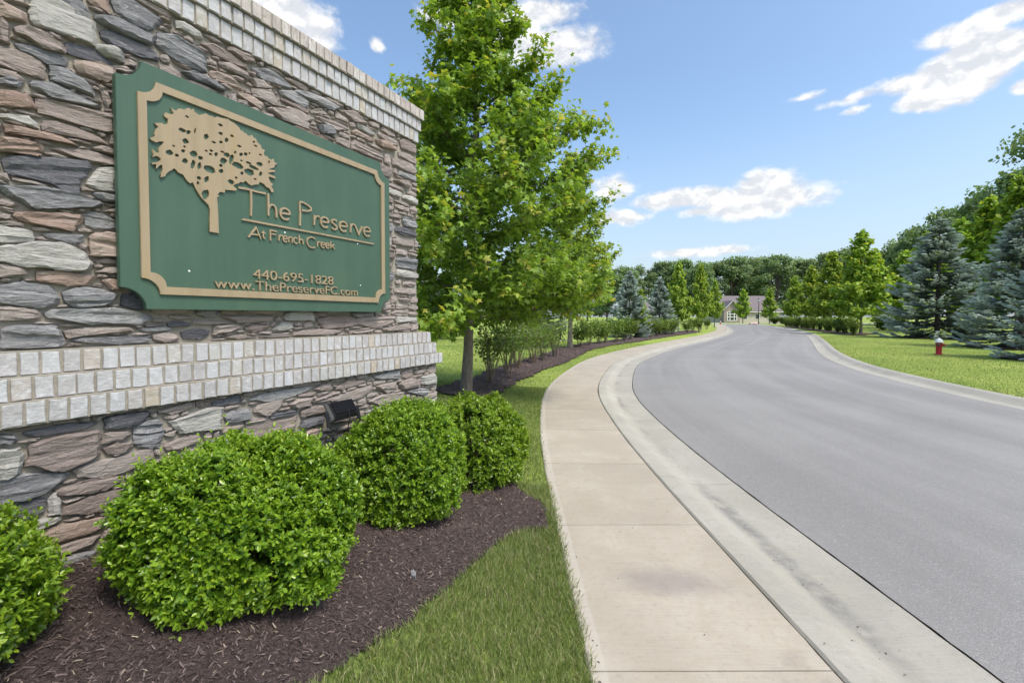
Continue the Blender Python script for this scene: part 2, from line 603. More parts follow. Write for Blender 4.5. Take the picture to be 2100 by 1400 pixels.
def concrete_mat(name, lo, hi, warm, gutter=False):
    m, t, b = material(name)
    co = t.n('ShaderNodeTexCoord')
    p = co.outputs['Object']
    uv = co.outputs['UV']
    su = t.n('ShaderNodeSeparateXYZ', {0: uv})
    u = su.outputs[0]
    oi = t.n('ShaderNodeObjectInfo')
    big = t.noise(p, 1.3, 5, 0.6, 0.4)
    mid = t.noise(t.scale(p, (1.0, 1.0, 1.0)), 7.0, 6, 0.65)
    c = t.mix(t.smooth(big, 0.35, 0.68), lo, hi)
    c = t.mix(t.math('MULTIPLY', t.smooth(mid, 0.42, 0.68), 0.62), c, warm)
    mot = t.noise(p, 26.0, 5, 0.7, 0.3)
    c = t.mix(t.math('MULTIPLY', t.smooth(mot, 0.50, 0.70), 0.35), c, tuple(x * 0.72 for x in lo))
    broom = t.noise(t.scale(uv, (3.0, 120.0, 1.0)), 1.0, 4, 0.7)
    grain = t.noise(p, 230, 3, 0.7)
    v = t.math('MULTIPLY_ADD', broom, 0.34, 0.83)
    v = t.math('MULTIPLY', v, t.math('MULTIPLY_ADD', grain, 0.50, 0.75))
    v = t.math('MULTIPLY', v, t.math('MULTIPLY_ADD', oi.outputs['Random'], 0.10, 0.95))
    c = t.n('ShaderNodeHueSaturation', {'Value': v, 'Color': c}).outputs[0]
    if gutter:
        # silt and tyre grime that collects in the flow line
        g = t.math('MULTIPLY', t.smooth(t.math('ABSOLUTE', t.math('SUBTRACT', u, t.math('MULTIPLY_ADD', t.noise(p, 2.5, 3, 0.6), 0.16, 0.34))), 0.10, 0.0),
                   t.smooth(t.noise(t.scale(uv, (2.2, 0.55, 1.0)), 1.0, 5, 0.65), 0.46, 0.66))
        c = t.mix(t.math('MULTIPLY', g, 0.5), c, (.12, .115, .115))
        # the long dark run of silt in the nearest gutter bays
        vv = t.smooth(t.math('ABSOLUTE', t.math('SUBTRACT', t.n('ShaderNodeSeparateXYZ', {0: p}).outputs[1], 3.35)), 1.5, 0.7)
        uu = t.smooth(t.math('ABSOLUTE', t.math('SUBTRACT', u, t.math('MULTIPLY_ADD', t.noise(p, 3.0, 4, 0.6), 0.10, 0.37))), 0.12, 0.02)
        rr = t.math('MULTIPLY', t.math('MULTIPLY', vv, uu), t.smooth(t.noise(p, 6.0, 5, 0.7), 0.30, 0.62))
        c = t.mix(t.math('MULTIPLY', rr, 0.55), c, (.125, .12, .12))
    else:
        st = t.math('MULTIPLY', t.smooth(t.noise(t.add(p, (3.7, 1.2, 0)), 0.9, 6, 0.7, 0.5), 0.58, 0.74), 0.42)
        c = t.mix(st, c, (.19, .165, .155))
        # a damp-looking grey blotch in the nearest bays
        dd = t.n('ShaderNodeVectorMath', {0: t.scale(t.add(p, (-1.0, -2.78, 0.0)), (2.1, 4.6, 0.0))}, operation='LENGTH').outputs[1]
        bl = t.math('MULTIPLY', t.smooth(t.math('MULTIPLY_ADD', t.noise(p, 4.0, 6, 0.7), 1.3, t.math('MULTIPLY', dd, -1.0)), -.35, .45), 0.5)
        c = t.mix(bl, c, (.20, .17, .17))
        # smooth steel-trowelled margin along the lawn side
        mg = t.smooth(t.math('ADD', u, t.math('MULTIPLY', t.noise(p, 5, 3, 0.6), 0.02)), 1.085, 1.10)
        c = t.mix(t.math('MULTIPLY', mg, 0.30), c, (.50, .46, .42))
    pits = t.smooth(t.noise(p, 80, 2, 0.5), 0.67, 0.75)
    c = t.mix(t.math('MULTIPLY', pits, 0.5), c, (.17, .15, .13))
    t.t.links.new(c, b.inputs['Base Color'])
    b.inputs['Roughness'].default_value = 0.9
    b.inputs['Specular IOR Level'].default_value = 0.25
    h = t.math('ADD', t.math('MULTIPLY', broom, 0.6), t.math('MULTIPLY', grain, 0.5))
    bn = t.n('ShaderNodeBump', {'Height': h, 'Strength': 0.35, 'Distance': 0.006})
    t.t.links.new(bn.outputs[0], b.inputs['Normal'])
    return m


M_WALK = concrete_mat('sidewalk_concrete', (.350, .308, .252), (.412, .366, .304), (.368, .312, .244))
M_CURB = concrete_mat('curb_concrete', (.325, .308, .265), (.390, .368, .322), (.355, .330, .275), True)


def asphalt_mat():
    m, t, b = material('worn_asphalt')
    co = t.n('ShaderNodeTexCoord')
    p = co.outputs['Object']
    su = t.n('ShaderNodeSeparateXYZ', {0: co.outputs['UV']})
    u = su.outputs[0]
    agg = t.n('ShaderNodeTexVoronoi', {'Vector': p, 'Scale': 95.0}, feature='F1')
    fine = t.noise(p, 120, 5, 0.75)
    big = t.noise(p, 0.35, 5, 0.6, 0.3)
    wear = t.noise(t.scale(co.outputs['UV'], (1.5, 0.05, 1.0)), 1.0, 4, 0.6)
    c = t.mix(t.smooth(t.math('ADD', t.math('MULTIPLY', big, 0.45), t.math('MULTIPLY', wear, 0.55)), 0.38, 0.62), (.218, .210, .204), (.262, .253, .245))
    tr = t.math('MULTIPLY_ADD', t.math('COSINE', t.math('MULTIPLY', u, 3.6)), 0.035, 1.0)
    v = t.math('MULTIPLY', t.math('MULTIPLY_ADD', fine, 1.1, 0.43), tr)
    chip = t.smooth(t.n('ShaderNodeSeparateColor', {0: agg.outputs['Color']}).outputs[0], 0.80, 0.98)
    v = t.math('MULTIPLY_ADD', chip, 0.22, v)
    c = t.n('ShaderNodeHueSaturation', {'Value': v, 'Color': c}).outputs[0]
    t.t.links.new(c, b.inputs['Base Color'])
    b.inputs['Roughness'].default_value = 0.86
    b.inputs['Specular IOR Level'].default_value = 0.3
    bn = t.n('ShaderNodeBump', {'Height': t.math('ADD', fine, t.math('MULTIPLY', agg.outputs['Distance'], -0.8)), 'Strength': 0.6, 'Distance': 0.006})
    t.t.links.new(bn.outputs[0], b.inputs['Normal'])
    return m


M_ROAD = asphalt_mat()


def lawn_mat():
    m, t, b = material('lawn_turf')
    p = t.n('ShaderNodeTexCoord').outputs['Object']
    n1 = t.noise(p, 0.22, 5, 0.6, 0.3)
    n2 = t.noise(p, 2.3, 5, 0.65)
    n3 = t.noise(p, 38, 4, 0.7)
    c = t.mix(t.smooth(n1, 0.36, 0.64), (.215, .290, .062), (.305, .360, .090))
    c = t.mix(t.math('MULTIPLY', t.smooth(n2, 0.45, 0.72), 0.55), c, (.175, .255, .042))
    v = t.math('MULTIPLY_ADD', n3, 0.9, 0.55)
    c = t.n('ShaderNodeHueSaturation', {'Value': v, 'Color': c}).outputs[0]
    t.t.links.new(c, b.inputs['Base Color'])
    b.inputs['Roughness'].default_value = 0.95
    b.inputs['Specular IOR Level'].default_value = 0.1
    bn = t.n('ShaderNodeBump', {'Height': t.math('ADD', n3, t.math('MULTIPLY', n2, 0.6)), 'Strength': 0.8, 'Distance': 0.03})
    t.t.links.new(bn.outputs[0], b.inputs['Normal'])
    return m


def mulch_mat():
    m, t, b = material('shredded_mulch')
    p = t.n('ShaderNodeTexCoord').outputs['Object']
    n1 = t.noise(p, 2.0, 4, 0.6)
    n2 = t.noise(p, 60, 6, 0.7, 1.2)
    n3 = t.noise(p, 220, 3, 0.7, 0.8)
    f = t.math('ADD', t.math('MULTIPLY', n2, 0.7), t.math('MULTIPLY', n3, 0.3))
    c = t.ramp(f, [(0.36, (.034, .024, .022)), (0.50, (.088, .064, .060)), (0.62, (.150, .113, .104)), (0.74, (.25, .205, .185))])
    c = t.mix(t.math('MULTIPLY', t.smooth(n1, 0.56, 0.72), 0.5), c, (.15, .115, .095))
    t.t.links.new(c, b.inputs['Base Color'])
    b.inputs['Roughness'].default_value = 0.95
    b.inputs['Specular IOR Level'].default_value = 0.15
    bn = t.n('ShaderNodeBump', {'Height': f, 'Strength': 1.0, 'Distance': 0.03})
    t.t.links.new(bn.outputs[0], b.inputs['Normal'])
    return m


M_LAWN, M_MULCH = lawn_mat(), mulch_mat()
M_BLADE = leaf_mat('grass_blade', (.125, .175, .048), (.250, .315, .092), (.42, .36, .22), trans=0.30, rough=0.5, tcol=1.3)
M_CHIP = leaf_mat('mulch_chip', (.048, .035, .033), (.165, .125, .117), (.36, .29, .23), trans=0.0, rough=0.95, spec=0.1)
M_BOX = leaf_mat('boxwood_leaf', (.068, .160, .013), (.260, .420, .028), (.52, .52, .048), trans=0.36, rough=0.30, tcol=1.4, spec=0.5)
M_BOXSTEM = simple_mat('boxwood_stem', (.20, .16, .08), 0.8)
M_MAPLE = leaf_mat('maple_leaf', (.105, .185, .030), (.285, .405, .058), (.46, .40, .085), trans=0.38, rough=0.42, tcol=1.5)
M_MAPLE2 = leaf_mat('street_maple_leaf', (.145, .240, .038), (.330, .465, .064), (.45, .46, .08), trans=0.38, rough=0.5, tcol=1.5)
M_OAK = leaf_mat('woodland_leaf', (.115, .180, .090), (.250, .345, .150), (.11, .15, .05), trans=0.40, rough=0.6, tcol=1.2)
M_SHRUB = leaf_mat('shrub_leaf', (.065, .125, .020), (.150, .220, .040), (.23, .27, .06), trans=0.35, rough=0.5)
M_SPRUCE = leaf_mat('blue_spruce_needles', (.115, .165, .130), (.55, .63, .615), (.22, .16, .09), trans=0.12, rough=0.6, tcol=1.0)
M_BARK = bark_mat('maple_bark', (.10, .080, .062), (.24, .20, .16))
M_DBARK = bark_mat('dark_bark', (.045, .036, .030), (.12, .10, .082))
M_BLACK = simple_mat('black_powder_coat', (.012, .012, .014), 0.42, var=0.3)
M_STEMS = simple_mat('shrub_stem', (.16, .125, .09), 0.85)

# ------------------------------------------------------------------ ground plan
# the gap between sidewalk and curb, and the grass edge of the far curb, as x(y) curves in metres
B_PTS = [(1.53, -12), (1.53, -3), (1.53, 2), (1.52, 4.6), (1.6, 6.9), (1.9, 9.9), (2.65, 12.9), (3.98, 16.9), (6.1, 21.1), (8.95, 25.8),
         (12.8, 31.6), (16.65, 37.6), (20.65, 44.3), (25.1, 52.6), (30.5, 64), (37.9, 80.7), (46.0, 99.0)]
R_PTS = [(9.95, -12), (9.95, 0), (10.05, 5), (10.4, 8.6), (10.78, 10.4), (11.25, 12.1), (12.2, 14.9), (13.8, 18.2), (16.3, 22.5), (19.1, 26.9),
         (23.7, 34.2), (28.7, 42.4), (33.6, 51.5), (38.6, 61.5), (46.3, 79.0), (54.5, 99.0)]


def spline(pts, step=0.1):
    p = np.array([(x, y) for x, y in pts], float)
    p = np.vstack([2 * p[0] - p[1], p, 2 * p[-1] - p[-2]])
    out = []
    for i in range(1, len(p) - 2):
        k = max(2, int(np.linalg.norm(p[i + 1] - p[i]) / 0.12))
        u = np.linspace(0, 1, k, endpoint=False)[:, None]
        a, b, c, d = p[i - 1], p[i], p[i + 1], p[i + 2]
        out.append(0.5 * (2 * b + (c - a) * u + (2 * a - 5 * b + 4 * c - d) * u ** 2 + (3 * b - a - 3 * c + d) * u ** 3))
    q = np.vstack(out + [p[-2:-1]])
    for _ in range(60):                                   # even the curvature out
        q[1:-1] = 0.25 * q[:-2] + 0.5 * q[1:-1] + 0.25 * q[2:]
    s = np.r_[0, np.cumsum(np.linalg.norm(np.diff(q, axis=0), axis=1))]
    ss = np.arange(0, s[-1], step)
    q = np.stack([np.interp(ss, s, q[:, 0]), np.interp(ss, s, q[:, 1])], 1)
    tg = unit(np.gradient(q, axis=0))
    nl = np.stack([-tg[:, 1], tg[:, 0]], 1)               # left normal
    return ss, q, nl


SB, QB, NB = spline(B_PTS)
SR, QR, NR_ = spline(R_PTS)


def offs(Q, Nn, o):
    return Q + Nn * o


WALK_W = 1.17
EDGE_L = offs(QB, NB, WALK_W - 0.02)
EDGE_R = offs(QR, NR_, -0.0)
XL = lambda y: np.interp(y, EDGE_L[:, 1], EDGE_L[:, 0])
XR = lambda y: np.interp(y, EDGE_R[:, 1], EDGE_R[:, 0])

# the stone wall: its front runs along WD, faces WN; plane distance from the camera foot point
WA = math.atan(470 / FPX)
WD = np.array([math.sin(WA), math.cos(WA)])
WN = np.array([math.cos(WA), -math.sin(WA)])
WDIST = 2.8


def sstep(x):
    x = np.clip(x, 0, 1)
    return x * x * (3 - 2 * x)


def H(x, y):
    """height of the lawn left of the sidewalk: a planted mound around the wall, flat elsewhere"""
    x, y = np.asarray(x, float), np.asarray(y, float)
    ds = XL(y) - x
    m = 0.47 * sstep(ds / 2.6) * (1 - 0.72 * sstep((y - 4.5) / 7.0))
    far = 0.22 * sstep((ds - 3.0) / 9.0) * sstep((y - 5) / 12.0)
    ripple = 0.03 * (vnoise(np.stack([x.ravel() * 0.7, y.ravel() * 0.7], 1), 3).reshape(x.shape) - 0.5) * sstep(ds / 0.6)
    return np.where(ds > 0, m + far + ripple - 0.018, -0.018)


def HR(x, y):
    x, y = np.asarray(x, float), np.asarray(y, float)
    ds = x - XR(y)
    bump = vnoise(np.stack([x.ravel() * 0.12, y.ravel() * 0.12], 1), 9).reshape(x.shape)
    return -0.018 + 0.10 * (bump - 0.4) * sstep(ds / 4.0)


def on_ground(px, py, right=False):
    """where the pixel's view ray meets the lawn"""
    z = 0.0
    for _ in range(25):
        p = gp(px, py, z)
        z = 0.5 * z + 0.5 * float((HR if right else H)(p[0], p[1]))
    p[2] = z
    return p


def grid_sheet(name, ys, xa, xb, nx, power, hf, mat, flip=False):
    """rows of constant y between xa(y) and xb(y); columns crowd towards xb when power > 1"""
    f = 1 - (1 - np.linspace(0, 1, nx)) ** power
    X = xa(ys)[:, None] + (xb(ys) - xa(ys))[:, None] * f[None]
    Y = np.repeat(ys[:, None], nx, 1)
    Z = hf(X, Y)
    v = np.stack([X, Y, Z], -1).reshape(-1, 3)
    i = np.arange(len(ys) - 1)[:, None] * nx + np.arange(nx - 1)[None]
    F = np.stack([i, i + 1, i + nx + 1, i + nx], -1).reshape(-1, 4)
    if flip:
        F = F[:, ::-1]
    return np_mesh(name, v, F, mat, smooth=True)


ys_near = np.r_[np.arange(-12, 0, 0.5), np.arange(0, 8, 0.12), np.arange(8, 20, 0.3), np.arange(20, 60, 1.0), np.arange(60, 98.2, 2.0)]
o = link('lawn', grid_sheet('lawn', ys_near, lambda y: np.full_like(y, -160.0), XL, 90, 5.0, H, M_LAWN))
tag(o, kind='structure')
o = link('lawn', grid_sheet('lawn', ys_near, lambda y: np.full_like(y, 260.0), XR, 70, 4.0, HR, M_LAWN, True))
tag(o, kind='structure')
o = link('ground', grid_sheet('ground', np.r_[np.arange(98, 200, 6.0), np.arange(200, 1300, 90.0)], lambda y: np.full_like(y, -900.0), lambda y: np.full_like(y, 1100.0), 40, 1.0,
                              lambda x, y: np.full_like(x, -0.018), M_LAWN))
tag(o, kind='structure')


def sweep(name, S, Q, Nn, s0, s1, prof, mat, parent, nsub=8, jit=0.0, seed=0):
    """one cast section: profile [(offset, z)] swept along the curve from s0 to s1, ends capped"""
    ss = np.linspace(s0, s1, nsub)
    c = np.stack([np.interp(ss, S, Q[:, 0]), np.interp(ss, S, Q[:, 1])], 1)
    n = unit(np.stack([np.interp(ss, S, Nn[:, 0]), np.interp(ss, S, Nn[:, 1])], 1))
    k = len(prof)
    po = np.array([p[0] for p in prof])
    pz = np.array([p[1] for p in prof])
    rs = np.random.default_rng(seed)
    P = c[:, None, :] + n[:, None, :] * po[None, :, None]
    if jit:
        P = P + n[:, None, :] * (rs.normal(0, jit, (nsub, 1, 1)) * np.ones((1, k, 1)))
    V = np.concatenate([P, np.broadcast_to(pz[None, :, None], (nsub, k, 1))], -1).reshape(-1, 3)
    uv = np.stack([np.broadcast_to(po[None], (nsub, k)), np.broadcast_to(ss[:, None], (nsub, k))], -1).reshape(-1, 2)
    i = np.arange(nsub - 1)[:, None] * k + np.arange(k - 1)[None]
    F = np.stack([i, i + k, i + k + 1, i + 1], -1).reshape(-1, 4)
    cap = [np.arange(k)[None], (np.arange(k) + (nsub - 1) * k)[None, ::-1]]
    me = np_mesh(name, V, [F] + cap, mat, uv=np.abs(uv), smooth=True)
    me.set_sharp_from_angle(angle=math.radians(25))
    return link(name, me, parent)


s_of = lambda S, Q, y: float(np.interp(y, Q[:, 1], S))

walk = tag(empty('sidewalk'), kind='structure')
walk_prof = [(0.014, -.14), (0.014, -.010), (0.024, 0.0), (WALK_W - .012, 0.0), (WALK_W, -.010), (WALK_W, -.14)]
s = s_of(SB, QB, -6.82)
k = 0
while s < SB[-1] - 2:
    sweep('slab', SB, QB, NB, s + 0.004, s + 1.476, walk_prof, M_WALK, walk, 14, 0.0012, k)
    s += 1.48
    k += 1

curb_l = tag(empty('curb_and_gutter'), kind='structure')
curb_prof = [(0.0, -.20), (0.0, -.016), (-.014, -.004), (-.15, -.008), (-.19, -.016), (-.23, -.032), (-.30, -.066), (-.35, -.084), (-.41, -.094), (-.47, -.095), (-.80, -.078), (-.805, -.2)]
s = s_of(SB, QB, -7.2)
k = 0
while s < SB[-1] - 3.2:
    sweep('curb_section', SB, QB, NB, s + 0.004, s + 2.956, curb_prof, M_CURB, curb_l, 18, 0.0015, 100 + k)
    s += 2.96
    k += 1
curb_r = tag(empty('curb_and_gutter'), kind='structure')
curb_prof_r = [(0.80, -.20), (0.80, -.078), (0.365, -.097), (0.33, -.088), (0.205, -.020), (0.165, -.004), (0.014, 0.0), (0.0, -.012), (0.0, -.2)]
s = s_of(SR, QR, -7.0)
k = 0
while s < SR[-1] - 3.2:
    sweep('curb_section', SR, QR, NR_, s + 0.003, s + 2.957, curb_prof_r, M_CURB, curb_r, 18, 0.0, 200 + k)
    s += 2.96
    k += 1

# the carriageway, slightly crowned, a ragged tar seam left open against the gutter
AL, AR = offs(QB, NB, -0.815), offs(QR, NR_, 0.815)
yr = np.r_[np.arange(-12, 10, 0.06), np.arange(10, 30, 0.2), np.arange(30, 99, 0.6)]
nx = 15
xa = np.interp(yr, AL[:, 1], AL[:, 0]) + 0.007 * (fnoise(np.stack([yr * 9, yr * 0], 1), 5) - 0.5) * 2
xb = np.interp(yr, AR[:, 1], AR[:, 0])
fr = np.linspace(0, 1, nx)
X = xa[:, None] + (xb - xa)[:, None] * fr[None]
Y = np.repeat(yr[:, None], nx, 1)
Z = -0.076 + 0.05 * np.sin(fr * np.pi)[None] + 0 * Y
i = np.arange(len(yr) - 1)[:, None] * nx + np.arange(nx - 1)[None]
F = np.stack([i, i + 1, i + nx + 1, i + nx], -1).reshape(-1, 4)
me = np_mesh('road', np.stack([X, Y, Z], -1).reshape(-1, 3), F, M_ROAD, smooth=True,
             uv=np.stack([(X - xa[:, None]), Y], -1).reshape(-1, 2))
tag(link('road', me), kind='structure')
M_TAR = simple_mat('tar_bed', (.045, .043, .043), 0.9)
b = MB()
L2, R2 = offs(QB, NB, 0.6)[::20], offs(QR, NR_, 0.3)[::20]
for A in (L2,):
    yy = A[:, 1]
    rx = np.interp(yy, QR[:, 1], QR[:, 0]) - 0.3
    for j in range(len(A) - 1):
        b.add([(A[j, 0], yy[j], -.17), (rx[j], yy[j], -.17), (rx[j + 1], yy[j + 1], -.17), (A[j + 1, 0], yy[j + 1], -.17)], [(0, 1, 2, 3)])
tag(b.build('road_base', M_TAR), kind='structure')
# side street that leaves to the left beyond the grass tip, and the pale street in front of the far house
b = MB()
b.add([(-60, 66, -.010), (28.2, 63.0, -.010), (41.5, 92.0, -.010), (-60, 84, -.010)], [(0, 1, 2, 3)])
tag(b.build('street', M_ROAD), kind='structure')
M_PALE = simple_mat('pale_concrete', (.46, .43, .40), 0.9, var=0.08, scale=2.0)
b = MB()
b.add([(-40, 108, -.012), (140, 101, -.012), (140, 112, -.012), (-40, 118, -.012)], [(0, 1, 2, 3)])
tag(b.build('street', M_PALE), kind='structure')

# ------------------------------------------------------------------ the stone sign wall
T0 = 2.175                                     # middle of the wall, metres along its front


def wp(px, py, q=0.0):
    """pixel -> (distance along the wall from its middle, height) on the wall plane set q metres proud"""
    r = ray(px, py)
    k = -(WDIST - q) / (r[0] * WN[0] + r[1] * WN[1])
    p = CAM + k * r
    return p[0] * WD[0] + p[1] * WD[1] - T0, p[2]


def wall_world(t, q):
    c = -WDIST * WN + WD * (t + T0) + WN * q
    return c


WROT = math.pi / 2 - WA
wbase = wall_world(0, 0)
wall = tag(empty('stone_sign_wall', (wbase[0], wbase[1], 0), WROT),
           'grey and mauve ledge stone entrance wall with whitewashed brick bands, carrying the green sign', 'wall')
HB = 0.006
b = MB()
b.box(-1.535, 1.535, 0.212, 0.80, 1.49, 3.70)              # upper core (y = -q)
b.box(-1.648, 1.648, 0.068, 0.94, -0.15, 1.19)             # lower core
b.build('mortar_core', M_MORTAR, wall)

# brick courses: name, q of the face, z0, brick height, half length, material
BRICK_P = 0.0734
courses = [(0.0, 1.181, .097, 1.700, M_BRICK), (-.043, 1.288, .097, 1.657, M_BRICK), (-.086, 1.395, .101, 1.614, M_BRICK),
           (-.166, 3.434, .112, 1.531, M_BRICK), (-.146, 3.556, .100, 1.552, M_BRICK), (-.122, 3.666, .094, 1.570, M_COPING)]
brick_cache = {}


def brick_mesh(h, mat, var):
    key = (h, mat.name, var)
    if key in brick_cache:
        return brick_cache[key]
    rs = random.Random(hash((round(h * 1000), var)) & 0xffff)
    me = bpy.data.meshes.new('brick')
    bm = bmesh.new()
    bmesh.ops.create_cube(bm, size=1)
    for v in bm.verts:
        v.co = Vector((v.co.x * 0.0620, v.co.y * 0.095 + 0.0475, v.co.z * h))
    bmesh.ops.subdivide_edges(bm, edges=bm.edges[:], cuts=1, use_grid_fill=True)
    for v in bm.verts:
        v.co += Vector((rs.gauss(0, .0012), rs.gauss(0, .0014), rs.gauss(0, .0014)))
    ed = [e for e in bm.edges if e.calc_face_angle(0) > 0.8 and min(v.co.y for v in e.verts) < 0.02]
    bmesh.ops.bevel(bm, geom=ed, offset=0.0024, segments=1, affect='EDGES', clamp_overlap=True)
    bm.to_mesh(me)
    bm.free()
    me.materials.append(mat)
    brick_cache[key] = me
    return me


rs = random.Random(5)
for q, z0, h, half, mat in courses:
    cb = MB()
    cb.box(-half + .008, half - .008, -q + .008, 0.80 - q * 0 + .05, z0 - .004, z0 + h + .006)
    cb.build('mortar_bed', M_MORTAR, wall)
    n = int(round(2 * half / BRICK_P))
    for i in range(n):
        o = link('brick', brick_mesh(h, mat, rs.randrange(5)), wall)
        o.location = (-half + (i + 0.5) * 2 * half / n + rs.gauss(0, .0012), -q + rs.gauss(0, .0022), z0 + h / 2 + rs.gauss(0, .0012))
        o.rotation_euler = (rs.gauss(0, .012), rs.gauss(0, .012), rs.gauss(0, .014))
# the bricks that return along both ends, joined
for sgn in (1, -1):
    rb = MB()
    for q, z0, h, half, mat in courses:
        y = -q + 0.10
        while y < 0.78:
            rb.box(sgn * half - .045, sgn * half + .003, y, y + .0655, z0, z0 + h)
            y += BRICK_P
    tag(rb.build('brick_return', M_BRICK, wall, bevel=.003), kind='stuff')

